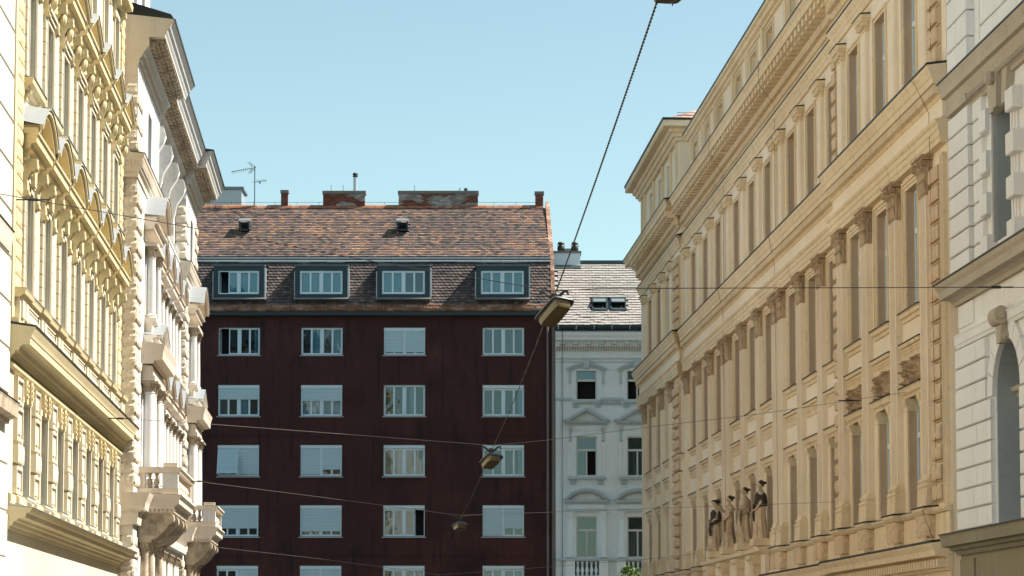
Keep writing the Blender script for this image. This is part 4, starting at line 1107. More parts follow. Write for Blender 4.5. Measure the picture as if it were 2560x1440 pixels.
# ---------------------------------------------------------------- pale grey banded house (right edge)
F = FG
G1 = 51.1
gb = thing('rusticated_townhouse', F, (30, 0, -EYE+.13), 'pale grey house of smooth blocks with arched window, at the right edge', 'building')
wc = 47.15; hwA = 1.03
b = wall_grid(MB(F), 20, G1, GZ, 15.5, 0, [(wc-hwA, wc+hwA, 2.45, 6.02), (wc-.72, wc+.72, 8.0, 10.62), (49.0-.35, 49.0+.05, 12.0, 13.3)], .62)
put(b, 'wall', 'gry', gb)
put(MB(F).sweep([(-.9, GZ), (-.9, 15.5), (-12, 15.5), (-12, GZ)], 20, G1), 'rear_wing', 'gry', gb)
# arch infill: spandrels above the round head
A = [(wc+hwA*math.cos(math.pi*i/16), 4.98+hwA*math.sin(math.pi*i/16)) for i in range(17)]
for sd_ in (0, 1):
    h = A[:9] if sd_ == 0 else A[8:]
    b = MB(F); corner = (wc+hwA, 6.03) if sd_ == 0 else (wc-hwA, 6.03)
    for i in range(len(h)-1): b.plate([corner, h[i], h[i+1]], -.5, -.002)
    b.plate([corner, h[-1] if sd_ == 0 else h[0], (wc, 6.03)], -.5, -.002)
    put(b, 'spandrel', 'gry', gb)
# blue-grey painted reveal lining
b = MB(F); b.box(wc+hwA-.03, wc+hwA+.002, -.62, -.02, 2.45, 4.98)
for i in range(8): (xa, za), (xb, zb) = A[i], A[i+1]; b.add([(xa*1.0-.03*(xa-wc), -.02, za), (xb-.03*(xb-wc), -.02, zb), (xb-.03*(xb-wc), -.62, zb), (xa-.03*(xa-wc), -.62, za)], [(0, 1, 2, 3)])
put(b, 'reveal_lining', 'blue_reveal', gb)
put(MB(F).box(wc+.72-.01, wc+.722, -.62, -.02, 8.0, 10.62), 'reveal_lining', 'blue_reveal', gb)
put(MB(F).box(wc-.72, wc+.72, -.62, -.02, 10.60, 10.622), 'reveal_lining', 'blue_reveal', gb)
side_window(F, wc, hwA, 2.45, 6.0, -.6, gb, 'frame2', .66); side_window(F, wc, .72, 8.0, 10.62, -.6, gb, 'frame2', .55)
put(MB(F).sweep([(-.6, 4.95), (-.42, 4.95), (-.38, 5.02), (-.30, 5.06), (-.28, 5.14), (-.6, 5.16)], wc-hwA, wc+hwA), 'transom', 'gryc', gb)
# ashlar blocks
def ashlar(s0, s1, z0, z1, n1, mat='gry', name='stone_block', sw=None):
    return put(MB(F).sweep([(-.02, z0), (n1+.015, z0), (n1+.035, z0+.02), (n1+.035, z1-.015), (n1+.02, z1), (-.02, z1)], s0, s1), name, mat, gb)
z = 2.46; k = 0
while z < 6.1:
    zt = min(z+.382, 6.2); off = .32 if k % 2 else .0
    lim = wc+hwA+.03 if z < 4.9 else wc+hwA+.42
    xs = [lim, 49.34+off if 49.34+off > lim+.2 else lim+.5, G1-.03]
    for a, e in zip(xs[:-1], xs[1:]): ashlar(a+.012, e-.012, z, zt, .07)
    lim2 = wc-hwA-.03 if z < 4.9 else wc-hwA-.42
    xs = [40.2, 41.5+off, 42.9+off, 44.3+off, lim2]
    for a, e in zip(xs[:-1], xs[1:]):
        if e > a: ashlar(a+.012, e-.012, z, zt, .07)
    z += .42; k += 1
# voussoirs
for i in range(9):
    a0 = math.pi*(i+.03)/9; a1 = math.pi*(i+.97)/9
    if i == 4: continue
    p = [(wc+r*math.cos(a), 4.98+r*math.sin(a)) for r, a in ((hwA, a0), (hwA, (a0+a1)/2), (hwA, a1), (hwA+.40, a1), (hwA+.40, a0))]
    put(MB(F).plate(p, -.02, .075), 'voussoir', 'gry', gb)
b = MB(F).plate([(wc-.16, 5.9), (wc+.16, 5.9), (wc+.24, 6.55), (wc-.24, 6.55)], -.02, .2)
k = 16
for (cn, cz, r) in ((.20, 6.42, .18), (.10, 6.02, .09)):
    vs_ = []
    for q in (wc-.27, wc+.27):
        for i in range(k): an = 2*math.pi*i/k; vs_.append((q, cn+r*.8*math.cos(an), cz+r*math.sin(an)))
    b.add(vs_, [(i, (i+1) % k, k+(i+1) % k, k+i) for i in range(k)] + [tuple(range(k))[::-1], tuple(range(k, 2*k))])
    vs_ = []
    for q in (wc-.31, wc+.31):
        for i in range(k): an = 2*math.pi*i/k; vs_.append((q, cn+r*.35*math.cos(an), cz+r*.45*math.sin(an)))
    b.add(vs_, [(i, (i+1) % k, k+(i+1) % k, k+i) for i in range(k)] + [tuple(range(k))[::-1], tuple(range(k, 2*k))])
put(b, 'scroll_keystone', 'gryc', gb, smooth=True)
put(MB(F).sweep([(-.02, 6.24), (.07, 6.24), (.09, 6.3), (.11, 6.32), (.11, 6.46), (.13, 6.5), (.09, 6.54), (-.02, 6.56)], 40, G1), 'string_course', 'gry', gb)
b = MB(F); b.box(49.75, 51.0, -.02, .04, 6.66, 7.12); put(b, 'frieze_panel', 'gry', gb)
lc = [(-.02, 7.14), (.10, 7.14), (.12, 7.22), (.20, 7.28), (.36, 7.30), (.37, 7.46), (.42, 7.53), (.45, 7.61), (-.02, 7.69)]
put(MB(F).sweep(lc, 20, G1-.02, 0, .8), 'cornice', 'gryc', gb)
put(MB(F).sweep([(-.02, 7.70), (.465, 7.615), (.465, 7.65), (-.02, 7.73)], 20, G1+.40), 'cornice_flashing', 'blackm', gb)
# second tier
z = 7.74; k = 0
while z < 11.0:
    zt = min(z+.382, 11.08)
    ashlar(49.42, G1-.03, z, zt, .15, name='pilaster_block')
    wide = k % 2 == 0
    lim = wc+.72+(.30 if z < 10.9 else .4)
    ashlar(lim+.42 if not wide else lim+.30, 49.30, z, zt, .07)
    if z < 10.6:
        if wide: ashlar(wc+.745, lim+.28, z-.02, zt+.02, .17, name='window_quoin'); ashlar(wc-.72-.58, wc-.745, z-.02, zt+.02, .17, name='window_quoin')
    ashlar(40.5, 44.9, z, zt, .07)
    z += .42; k += 1
b = MB(F)
for d_, x in ((.04, .30), (.07, .2), (.10, .1)): b.box(wc+.72, wc+.72+x, -.02, d_, 8.0, 10.6); b.box(wc-.72-x, wc-.72, -.02, d_, 8.0, 10.6)
put(b, 'window_surround', 'gry', gb)
for dx, tw, d_ in ((0, 0, .22), (-.45, -.16, .16), (.45, .16, .16)):
    b = MB(F).plate([(wc+dx-.15, 10.5), (wc+dx+.15, 10.5), (wc+dx+tw+.2, 11.2), (wc+dx+tw-.2, 11.2)], -.02, d_)
    if dx == 0: b.lathe(wc, .3, [(.05, 10.95), (.12, 11.02), (.13, 11.1), (.07, 11.2)], 8)
    put(b, 'keystone', 'gryc', gb)
uc = [(-.02, 11.05), (.08, 11.05), (.10, 11.12), (.14, 11.14), (.15, 11.28), (.20, 11.42), (.22, 11.52), (.31, 11.54), (.32, 11.68), (.35, 11.77), (.38, 11.84), (-.02, 11.92)]
put(MB(F).sweep(uc, 20, G1-.02, 0, .2), 'cornice', 'gryc', gb)
put(MB(F).sweep([(-.02, 11.93), (.395, 11.845), (.395, 11.88), (-.02, 11.96)], 20, G1+.10), 'cornice_flashing', 'blackm', gb)
b = MB(F); s = 42.0
while s < G1-.1: b.box(s, s+.05, .145, .21, 11.15, 11.255); s += .105
put(b, 'dentil_band', 'gryc', gb, kind='stuff')
put(MB(F).sweep([(.14, 11.13), (.22, 11.14), (.25, 11.28), (.14, 11.3)], 49.35, G1), 'cornice_break', 'gryc', gb)
z = 11.97
while z < 15: ashlar(49.42, G1-.03, z, z+.50, .15, name='pilaster_block'); ashlar(41, 48.6, z, z+.5, .07); z += .54
put(MB(F).box(48.66, 49.04, -.3, -.25, 12.0, 13.3), 'infill_backing', 'red', gb)
i = 0
for r in range(16):
    for q in range(2):
        b = MB(F); b.col = random.choice([(.22, .06, .03), (.28, .09, .05), (.17, .045, .03)]); off = .1 if r % 2 else 0
        s0_ = 48.66+.2*q-off+.005
        b.box(max(48.66, s0_), min(49.04, s0_+.19), -.3, -.235, 12.01+.08*r, 12.08+.08*r); put(b, 'brick', 'brick', gb)
put(MB(F).box(48.58, 49.12, -.02, .12, 13.3, 13.5), 'lintel', 'gry', gb)
# foot cornice and base
put(MB(F).sweep([(-.02, 1.95), (.10, 1.95), (.14, 2.03), (.22, 2.05), (.24, 2.11), (.38, 2.13), (.40, 2.32), (.42, 2.36), (-.6, 2.45)], 20, G1-.05, 0, .8), 'base_cornice', 'gryb', gb)
put(MB(F).sweep([(-.6, 2.456), (.43, 2.365), (.43, 2.395), (-.6, 2.47)], 20, G1+.28), 'cornice_flashing', 'blackm', gb)
put(MB(F).box(20, G1-.02, -.01, .03, GZ, 1.95), 'base_wall', 'gryb', gb)
put(MB(F).box(49.85, G1-.1, .028, .075, .9, 1.86), 'base_panel', 'gryb', gb)
for z in (1.25, .55): put(MB(F).box(40, 49.7, .028, .045, z, z+.62), 'base_block', 'gryb', gb)

# ---------------------------------------------------------------- dark red house closing the street
F = FC
RX0, RX1 = -24.0, 2.0
SK = .055                                   # the plot follows the street, so the side wall leans with depth
rb = thing('tiled_roof_apartment_block', F, (-8, 0, -EYE+.13), 'dark red block with mottled tile roof and four boxy dormers, ending the street', 'building')
cols = [-13.2, -9.2, -5.2, -.42]; farcols = [-21.2, -17.2]
rows = [(14.23, 15.56), (11.26, 12.77), (8.35, 9.86), (5.44, 6.95), (2.53, 4.04), (-.6, 1.0)]
ops = [(c-1.0, c+1.0, z0, z1) for c in farcols+cols for z0, z1 in rows]
put(wall_grid(MB(F), RX0, RX1, GZ, 16.2, 0, ops, .20), 'wall', 'red', rb)
b = MB(F)
for z in (10.31, 4.51): b.sweep([(-.02, z-.05), (.02, z-.05), (.035, z), (-.02, z+.02)], RX0, RX1)
put(b, 'string_course', 'red', rb)
put(MB(F).box(RX1-.07, RX1+.09, -.5, .05, GZ, 16.3), 'party_wall_edge', 'concrete', rb)
put(MB(F).box(RX0, RX1, -9, -.92, GZ, 16.2), 'rear_wing', 'red', rb)

def sash_bars(b, x0, x1, z0, z1, n, t=.045, d=.05):
    b.box(x0, x0+t, n, n+d, z0, z1); b.box(x1-t, x1, n, n+d, z0, z1); b.box(x0+t, x1-t, n, n+d, z0, z0+t*1.1); b.box(x0+t, x1-t, n, n+d, z1-t, z1)
def curtain(F, x0, x1, z0, z1, n, mat, par, gather=0):
    b = MB(F); k = 16; vs_ = []
    for j in (0, 1):
        for i in range(k+1):
            x = x0+(x1-x0)*i/k
            if gather and j == 0: x = x0+(x-x0)*(1-gather)
            vs_.append((x, n+.03*math.sin(i*2.4+x0*3)+.012*math.sin(i*5.1), z0 if j == 0 else z1))
    b.add(vs_, [(i, i+1, k+2+i, k+1+i) for i in range(k)])
    return put(b, 'curtain', mat, par, smooth=True)
def front_window(F, c, hw, z0, z1, n, par, panes='cccc', shutters=None, boxes=True, sill=True, fm='frame', tilt=None, split=False):
    """four light window; panes codes: c pale curtain, g grey curtain, d dark, o opened inward; shutters = drop share per half"""
    b = MB(F); t = .045
    top = z1-(.17 if shutters is not None or boxes else 0)
    b.box(c-hw, c-hw+t, n, n+.08, z0, top); b.box(c+hw-t, c+hw, n, n+.08, z0, top)
    b.box(c-hw+t, c+hw-t, n, n+.08, z0, z0+t); b.box(c-hw+t, c+hw-t, n, n+.08, top-t, top)
    b.box(c-.05, c+.05, n+.003, n+.083, z0+t, top-t)
    w_ = (hw-t-.05)/2
    spans = [(c-hw+t, c-hw+t+w_), (c-hw+t+w_, c-.05), (c+.05, c+.05+w_), (c+.05+w_, c+hw-t)]
    for i, (a, e) in enumerate(spans):
        if panes[i] == 'o': continue
        sash_bars(b, a, e, z0+t, top-t, n+.01)
    wd = put(b, 'window', fm, par)
    for i, (a, e) in enumerate(spans):
        if panes[i] == 'o':
            b = MB(F); sw = (e-a)*.8
            for (za, zb) in ((z0+t, z0+t+.06), (top-t-.06, top-t)): b.box(a, a+.05, n-.35, n-.02, za, zb)
            b.box(a, a+.05, n-.37, n-.31, z0+t, top-t); put(b, 'open_sash', fm, wd); continue
        put(MB(F).box(a+.05, e-.05, n+.028, n+.036, z0+t+.05, top-t-.05), 'pane', 'glass', wd)
        if panes[i] == 'c': curtain(F, a+.0, e-.0, z0+t, top-t, n-.10, 'curt', wd)
        if panes[i] == 'b': curtain(F, a, e, z0+t, top-t, n-.11, 'curtb', wd)
        if panes[i] == 'g': curtain(F, a, e, z0+t, top-t, n-.12, 'curtg', wd)
        if panes[i] == 'h': curtain(F, a+(e-a)*.45, e, z0+t, top-t, n-.12, 'curt', wd, .3)
    if boxes:
        put(MB(F).sweep([(n, z1-.165), (n+.13, z1-.165), (n+.145, z1-.14), (n+.145, z1-.02), (n+.13, z1-.0), (n, z1)], c-hw-.015, c+hw+.015), 'shutter_box', fm, wd)
    if shutters:
        halves = [(c-hw+.02, c-.012), (c+.012, c+hw-.02)] if split or len(shutters) == 2 else [(c-hw+.02, c+hw-.02)]
        for hi, ((a, e), dr) in enumerate(zip(halves, shutters)):
            if dr <= 0: continue
            zt = z1-.16; zb = zt-(zt-z0-.03)*dr; b = MB(F); z = zt; ph = .07
            out_ = .0
            def off(z): return (tilt if tilt and hi == 0 else 0)*(zt-z)/(zt-zb+1e-6)
            while z-ph > zb:
                n1 = n+.095+off(z); n2 = n+.095+off(z-ph)
                b.add([(a, n1, z), (e, n1, z), (e, n1+.03, z-ph*.45), (a, n1+.03, z-ph*.45), (e, n2+.026, z-ph*.8), (a, n2+.026, z-ph*.8), (e, n2, z-ph), (a, n2, z-ph)], [(0, 1, 2, 3), (3, 2, 4, 5), (5, 4, 6, 7)])
                z -= ph
            n2 = n+.095+off(z); b.box(a, e, n2, n2+.025, z-.05, z)
            put(b, 'shutter', 'shut', wd)
            b = MB(F)
            for q in (a-.01, e-.03):
                if tilt and hi == 0:
                    b.add([(q, n+.11, zt), (q+.04, n+.11, zt), (q+.04, n+.14+tilt, zb-.05), (q, n+.14+tilt, zb-.05), (q, n+.08, zt), (q+.04, n+.08, zt), (q+.04, n+.11+tilt, zb-.05), (q, n+.11+tilt, zb-.05)], [(0, 1, 2, 3), (4, 5, 6, 7), (0, 3, 7, 4), (1, 2, 6, 5), (2, 3, 7, 6)])
                else: b.box(q, q+.04, n+.085, n+.135, z0+.0, zt)
            put(b, 'shutter_guide', fm, wd)
    if sill:
        put(MB(F).sweep([(n, z0-.05), (n+.24, z0-.06), (n+.25, z0-.035), (n, z0-.003)], c-hw-.06, c+hw+.06), 'window_sill', fm, wd)
    return wd
spec = {
 (0, 0): dict(panes='oddh', boxes=False), (1, 0): dict(panes='dcdc', boxes=False), (2, 0): dict(panes='gggg', shutters=[.90, .90], split=True), (3, 0): dict(panes='ggbg', boxes=False),
 (0, 1): dict(panes='gdcd', shutters=[.42]), (1, 1): dict(panes='cccc', shutters=[.46]), (2, 1): dict(panes='ddhd', boxes=False), (3, 1): dict(panes='dddh', boxes=True),
 (0, 2): dict(panes='gggg', shutters=[.93, .93], split=True, tilt=.42), (1, 2): dict(panes='dddd', shutters=[.93, .78], split=True), (2, 2): dict(panes='ghdg'), (3, 2): dict(panes='bggh'),
 (0, 3): dict(panes='dggd', shutters=[.72]), (1, 3): dict(panes='dddd', shutters=[.84]), (2, 3): dict(panes='ggdo'), (3, 3): dict(panes='dddd', shutters=[1.0, .72], split=True),
 (0, 4): dict(panes='ddgg', shutters=[0, .99], split=True), (1, 4): dict(panes='gggg', shutters=[.96, .96], split=True), (2, 4): dict(panes='gggg'), (3, 4): dict(panes='cccc'),
}
for r, (z0, z1) in enumerate(rows):
    for ci, c in enumerate(cols):
        front_window(F, c, 1.0, z0, z1, -.17, rb, **spec.get((ci, r), dict(panes='gggg')))
    for c in farcols: front_window(F, c, 1.0, z0, z1, -.17, rb, panes='gggg', shutters=[.6])
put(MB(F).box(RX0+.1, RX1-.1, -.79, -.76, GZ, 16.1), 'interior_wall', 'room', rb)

# eaves: soffit, rusted gutter with brackets
put(MB(F).sweep([(-.02, 16.10), (.34, 16.12), (.36, 16.30), (-.02, 16.34)], RX0, RX1+.02), 'eaves_board', 'tealdk', rb)
g_ = put(MB(F).sweep([(.20, 16.34), (.36, 16.31), (.46, 16.36), (.50, 16.48), (.47, 16.50), (.40, 16.40), (.24, 16.42)], RX0, RX1+.04), 'gutter', 'rust', rb)
first = None; x = RX0+.3
while x < RX1:
    if first is None: first = put(MB(F).box(x, x+.025, .2, .52, 16.33, 16.56), 'gutter_bracket', 'zincd', rb); x0_ = x
    else: rep([first], ds=x-x0_)
    x += .92
put(MB(F).sweep([(.12, 16.5), (.30, 16.45), (.31, 16.62), (.10, 16.75)], RX0, RX1), 'eaves_sheet', 'rust', rb)
# roof bodies under the tiles
LN0, LZ0, LN1, LZ1 = .22, 16.62, -.72, 18.92      # steep lower slope
UN0, UZ0, UN1, UZ1 = -.76, 19.12, -4.05, 22.19    # shallow upper slope
def rx(n): return RX1-.08+SK*n*1.0
b = MB(F).add([(RX0, LN0-.05, LZ0-.1), (rx(0), LN0-.05, LZ0-.1), (rx(LN1), LN1-.05, LZ1), (RX0, LN1-.05, LZ1), (RX0, -9, LZ0-.1), (rx(-9), -9, LZ0-.1), (rx(-9), -9, LZ1), (RX0, -9, LZ1)],
      [(0, 1, 2, 3), (1, 5, 6, 2), (4, 7, 6, 5), (0, 4, 5, 1), (0, 3, 7, 4), (3, 2, 6, 7)])
roof = put(b, 'roof', 'tealdk', rb)
b = MB(F).add([(RX0, UN0-.05, LZ1+.01), (rx(UN0), UN0-.05, LZ1+.01), (rx(UN1), UN1, UZ1-.06), (RX0, UN1, UZ1-.06), (RX0, -8.5, LZ1+.01), (rx(-8.5), -8.5, LZ1+.01)],
      [(0, 1, 2, 3), (3, 2, 5, 4), (0, 4, 5, 1), (0, 3, 4), (1, 5, 2)])
put(b, 'upper_roof', 'tealdk', rb)
# pale flashing at the break
b = MB(F); x = RX0
random.seed(5)
while x < RX1-.1:
    e = min(x+random.uniform(.8, 1.3), RX1-.1); dz = random.uniform(-.015, .015)
    b.sweep([(-.70, 18.86+dz), (-.60, 18.84+dz), (-.58, 18.89), (-.66, 18.97), (-.74, 19.0)], x, e-.01)
    b.sweep([(-.76, 19.03), (-.64, 19.0), (-.66, 19.10), (-.80, 19.14)], x+.01, e); x = e
put(b, 'break_flashing', 'zincd', rb)

TONES = [(.25, .135, .085), (.29, .165, .105), (.19, .115, .090), (.155, .105, .092), (.120, .090, .082), (.084, .066, .060), (.056, .047, .044), (.23, .155, .125), (.36, .215, .12), (.19, .128, .108), (.14, .102, .094), (.092, .070, .064)]
def tone_pick(u, v, dark):
    g = noise.noise(Vector((u*.16, v*.9, dark*5.0)))*.8 + noise.noise(Vector((u*.7, v*2.2, 3.0+dark)))*.7
    r = random.random() + g*.55
    if dark:
        if r > 1.2: k = random.choice([0, 8, 7, 1])
        elif r > .98: k = random.choice([2, 9, 3])
        else: k = random.choice([5, 6, 5, 4, 3, 5, 11])
    else:
        if r > 1.08: k = random.choice([8, 1, 8, 1])
        elif r > .74: k = random.choice([0, 1, 7, 9])
        elif r > .34: k = random.choice([2, 9, 3, 10, 3])
        else: k = random.choice([4, 5, 6, 11, 3])
    return k
def tile_geo(b, s, w_, n0, z0, n1, z1, L, jit, rounded, col, thick=.03, lift=.03):
    """one plain tile lying on the slope from (n0,z0) toward (n1,z1)"""
    dn, dz = n1-n0, z1-z0; D_ = math.hypot(dn, dz); dn /= D_; dz /= D_; on, oz = dz, -dn    # outward
    if on < 0: on, oz = -on, -oz
    pts = [(0, .28), (.16, .08), (.38, 0), (.62, 0), (.84, .08), (1, .28), (1, 1), (0, 1)] if rounded else [(0, .05), (.1, 0), (.9, 0), (1, .05), (1, 1), (0, 1)]
    top = []; bot = []
    for u, v in pts:
        vv = v*L if v == 1 else v*w_*.6 + jit; h = lift+thick*(1-v) if v < 1 else .004
        x = s+u*w_; top.append((x, n0+dn*vv+on*(h+thick*.3), z0+dz*vv+oz*(h+thick*.3))); bot.append((x, n0+dn*vv+on*(h-thick*.7), z0+dz*vv+oz*(h-thick*.7)))
    b.col = col; k = len(top)
    b.add(top+bot, [tuple(range(k))] + [(i, (i+1) % k, k+(i+1) % k, k+i) for i in range(k-2)])
random.seed(21)
def tile_slope(F, parent, x0, x1f, n0, z0, n1, z1, tw, ex, dark, rounded, holes, singles, mat='tile', tones=TONES, pick=tone_pick, nm='roof_tile', ragged=0.012):
    D_ = math.hypot(n1-n0, z1-z0); nr = int(D_/ex); stuff = MB(F); pro = {}; cnt = 0
    for r in range(nr):
        t = r*ex/D_; n_ = n0+(n1-n0)*t; z_ = z0+(z1-z0)*t; x = x0+(tw/2 if r % 2 else 0); xe = x1f(n_)
        zc = z_+ex*.4
        while x < xe-tw*.6:
            if any(h[0] < x+tw*.5 < h[1] and h[2] < zc < h[3] for h in holes): x += tw; continue
            k = pick(x, z_, dark); w_ = min(tw-.008, xe-x)
            jx = random.uniform(-.004, .004); jit = random.uniform(-ragged, ragged); L = ex*1.55 if r < nr-1 else ex
            vis = -15.6 < x
            if vis and cnt < singles and w_ > tw*.9:
                key = k
                if key not in pro:
                    bb = MB(F); tile_geo(bb, x, w_, n_, z_, n1, z1, L, 0, rounded, tones[k]); o = put(bb, nm, mat, parent, anchor=(x, n_, z_)); pro[key] = (o, x, n_, z_)
                else:
                    o, ox, on_, oz_ = pro[key]; rep([o], ds=x-ox+jx, dn=n_-on_, dz=z_-oz_+jit)
                cnt += 1
            else:
                tile_geo(stuff, x+jx, w_, n_, z_, n1, z1, L, jit, rounded, tones[k])
            x += tw
    put(stuff, nm + 's', mat, parent, kind='stuff')
dorm = [(-14.43, -11.98), (-10.49, -7.95), (-6.52, -3.97), (-1.74, .81)]
holes = [(a-.02, e+.02, 16.98, 18.62) for a, e in dorm]
tile_slope(F, roof, RX0, rx, LN0, LZ0, LN1, LZ1, .215, .158, 1, True, holes, 300)
tile_slope(F, rb, RX0, rx, UN0, UZ0, UN1, UZ1, .215, .150, 0, False, [(-13.52, -12.95, 20.6, 21.1), (-5.72, -5.12, 20.6, 21.1)], 0)
# ridge tiles
x = RX0; first = {}
RT = [(.40, .17, .08), (.36, .15, .08), (.44, .26, .18), (.30, .13, .08)]
while x < rx(UN1)-.2:
    k = random.choice([0, 0, 1, 1, 2, 3])
    if k not in first:
        b = MB(F); b.col = RT[k]
        pr_ = [(UN1+.20+.0, 22.10)] + [(UN1+.17*math.cos(a), 22.16+.13*math.sin(a)) for a in (.4, 1.0, 1.57, 2.2, 2.8)] + [(UN1-.2, 22.10)]
        b.sweep(pr_, x, x+.345); first[k] = (put(b, 'ridge_tile', 'tile', rb), x)
    else: rep([first[k][0]], ds=x-first[k][1], dz=random.uniform(-.012, .012))
    x += .35
# raking party wall coping on the right
b = MB(F)
P_ = [(.30, 16.45), (.16, 16.9), (LN1, 19.05), (UN1, 22.45)]
for (na, za), (nb2, zb) in zip(P_[:-1], P_[1:]):
    sa, sb = rx(na), rx(nb2)
    b.add([(sa-.03, na, za), (sa+.17, na, za), (sb+.17, nb2, zb), (sb-.03, nb2, zb), (sa-.03, na-.3, za-.45), (sa+.17, na-.3, za-.45), (sb+.17, nb2-.3, zb-.45), (sb-.03, nb2-.3, zb-.45)],
          [(0, 1, 2, 3), (0, 3, 7, 4), (1, 5, 6, 2), (4, 7, 6, 5), (0, 4, 5, 1), (3, 2, 6, 7)])
put(b, 'verge_coping', 'rust', rb)

# dormers
for k, (a, e) in enumerate(dorm):
    c = (a+e)/2; z0, z1 = 16.98, 18.55; nf = .42; t = .24
    b = MB(F)
    b.box(a, a+t, nf-.14, nf, z0, z1); b.box(e-t, e, nf-.14, nf, z0, z1); b.box(a+t, e-t, nf-.14, nf, z1-t-.03, z1); b.box(a+t, e-t, nf-.14, nf-.03, z0, z0+.12)
    dm = put(b, 'dormer', 'teal', rb)
    b = MB(F).add([(a+.01, nf-.14, z0), (a+.01, nf-.14, z1), (a+.01, -.8, z1), (a+.01, .0, z0)], [(0, 1, 2, 3)]); b.add([(e-.01, nf-.14, z0), (e-.01, nf-.14, z1), (e-.01, -.8, z1), (e-.01, .0, z0)], [(0, 1, 2, 3)])
    put(b, 'dormer_cheek', 'teal', dm)
    put(MB(F).add([(a-.03, nf+.03, z1+.005), (e+.03, nf+.03, z1+.005), (e+.03, -.78, z1+.12), (a-.03, -.78, z1+.12), (a-.03, nf+.03, z1-.03), (e+.03, nf+.03, z1-.03), (e+.03, -.7, z1+.09), (a-.03, -.7, z1+.09)], [(0, 1, 2, 3), (4, 5, 6, 7), (0, 1, 5, 4), (1, 2, 6, 5), (0, 3, 7, 4)]), 'dormer_roof', 'zincd', dm)
    b = MB(F).sweep([(.10, z0-.13), (.50, z0-.10), (.52, z0-.07), (nf-.1, z0+.02), (.1, z0+.02)], a-.05, e+.05); b.box(e+.0, e+.07, -.1, nf-.02, z0, z1-.12); b.box(a-.05, a-.0, -.1, nf-.1, z0, z1-.3)
    put(b, 'dormer_flashing', 'zinc', dm)
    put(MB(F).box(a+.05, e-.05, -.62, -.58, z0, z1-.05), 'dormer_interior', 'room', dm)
    wd = front_window(F, c, (e-a)/2-t-.0, z0+.16, z1-t-.04, nf-.12, rb, panes=['occc', 'cccc', 'ccgd', 'cccc'][k], boxes=False, sill=False)
# small roof hatches, lids propped open
for (a, e) in ((-13.50, -12.97), (-5.70, -5.14)):
    b = MB(F); n_ = -2.15; z0, z1 = 20.66, 21.12
    b.box(a, a+.05, n_-.25, n_+.12, z0, z1); b.box(e-.05, e, n_-.25, n_+.12, z0, z1); b.box(a, e, n_-.0, n_+.12, z0, z0+.06); b.box(a, e, n_-.45, n_-.38, z1-.1, z1)
    h = put(b, 'roof_hatch', 'teal', rb)
    put(MB(F).box(a+.05, e-.05, n_-.44, n_-.40, z0, z1), 'hatch_opening', 'dark', h)
    b = MB(F).add([(a-.02, n_+.18, z1+.02), (e+.02, n_+.18, z1+.02), (e+.02, n_-.35, z1+.20), (a-.02, n_-.35, z1+.20), (a-.02, n_+.18, z1-.02), (e+.02, n_+.18, z1-.02), (e+.02, n_-.35, z1+.16), (a-.02, n_-.35, z1+.16)], [(0, 1, 2, 3), (4, 5, 6, 7), (0, 1, 5, 4), (1, 2, 6, 5), (0, 3, 7, 4)])
    put(b, 'hatch_lid', 'zincd', h)
# brick chimney stacks
def chimney(F, par, s0, s1, n0, n1, z0, z1, peel, cap=True, body='concrete'):
    ck = put(MB(F).box(s0+.02, s1-.02, n0+.02, n1-.02, z0, z1-.14), 'chimney', body, par)
    r = 0; z = z0; bh = .075
    while z+bh < z1-.14:
        x = s0 - (.13 if r % 2 else 0); q = 0
        while x < s1-.02:
            a = max(x, s0); e = min(x+.25, s1)
            if e-a > .05:
                g = noise.noise(Vector((a*1.1, z*2.2, 1.7)))
                if g > peel and z > z0+.2: col = random.choice([(.42, .40, .37), (.33, .31, .29), (.25, .22, .2)])
                else: col = random.choice([(.17, .045, .025), (.22, .065, .035), (.13, .035, .022), (.19, .07, .05)])
                b = MB(F); b.col = col; b.box(a+.005, e-.005, n1-.06, n1+random.uniform(.0, .012), z+.004, z+bh-.006)
                put(b, 'brick', 'brick', ck)
            x += .26
        z += bh; r += 1
    if cap:
        x = s0
        while x < s1-.05:
            e = min(x+1.6, s1); put(MB(F).box(x-.03 if x == s0 else x+.01, e+.03 if e == s1 else e, n0-.03, n1+.03, z1-.14, z1), 'chimney_cap', 'concrete', ck); x = e
    return ck
chimney(F, rb, -11.60, -11.24, -4.3, -3.9, 21.9, 23.02, .9)
c2 = chimney(F, rb, -9.49, -7.37, -4.5, -3.9, 22.0, 22.98, .12)
c3 = chimney(F, rb, -5.70, -1.70, -4.5, -3.9, 22.0, 22.98, -.02)
chimney(F, rb, 1.16, 1.58, -4.3, -3.9, 22.1, 22.95, .9)
put(MB(F).lathe(-7.89, -4.2, [(.10, 22.98), (.10, 23.6), (.10, 23.72)], 14), 'flue_pipe', 'zinc', c2, smooth=True)
put(MB(F).lathe(-7.89, -4.2, [(.05, 23.72), (.13, 23.74), (.13, 23.8), (.07, 23.8), (.07, 23.83), (.14, 23.85), (.12, 23.93)], 14), 'flue_cowl', 'blackm', c2, smooth=True)
put(MB(F).lathe(-2.32, -4.2, [(.07, 22.98), (.07, 23.05), (.11, 23.07), (.09, 23.15), (.03, 23.18)], 10), 'vent_cowl', 'blackm', c3)
b = MB(F)
b.tube([(-2.7, -4.2, 22.98), (-2.62, -4.2, 23.18)], .02); b.tube([(-2.56, -4.2, 22.98), (-2.62, -4.2, 23.2)], .015); put(b, 'cowl_strut', 'zincd', c3)
for x in (-9.1, -4.9, -8.5): put(MB(F).tube([(x, -4.2, 22.9), (x, -4.2, 23.32)], .012, 5), 'lightning_rod', 'cable', rb)
b = MB(F); b.tube([(RX0, UN1, 22.42), (1.2, UN1, 22.42)], .009, 4)
x = RX0
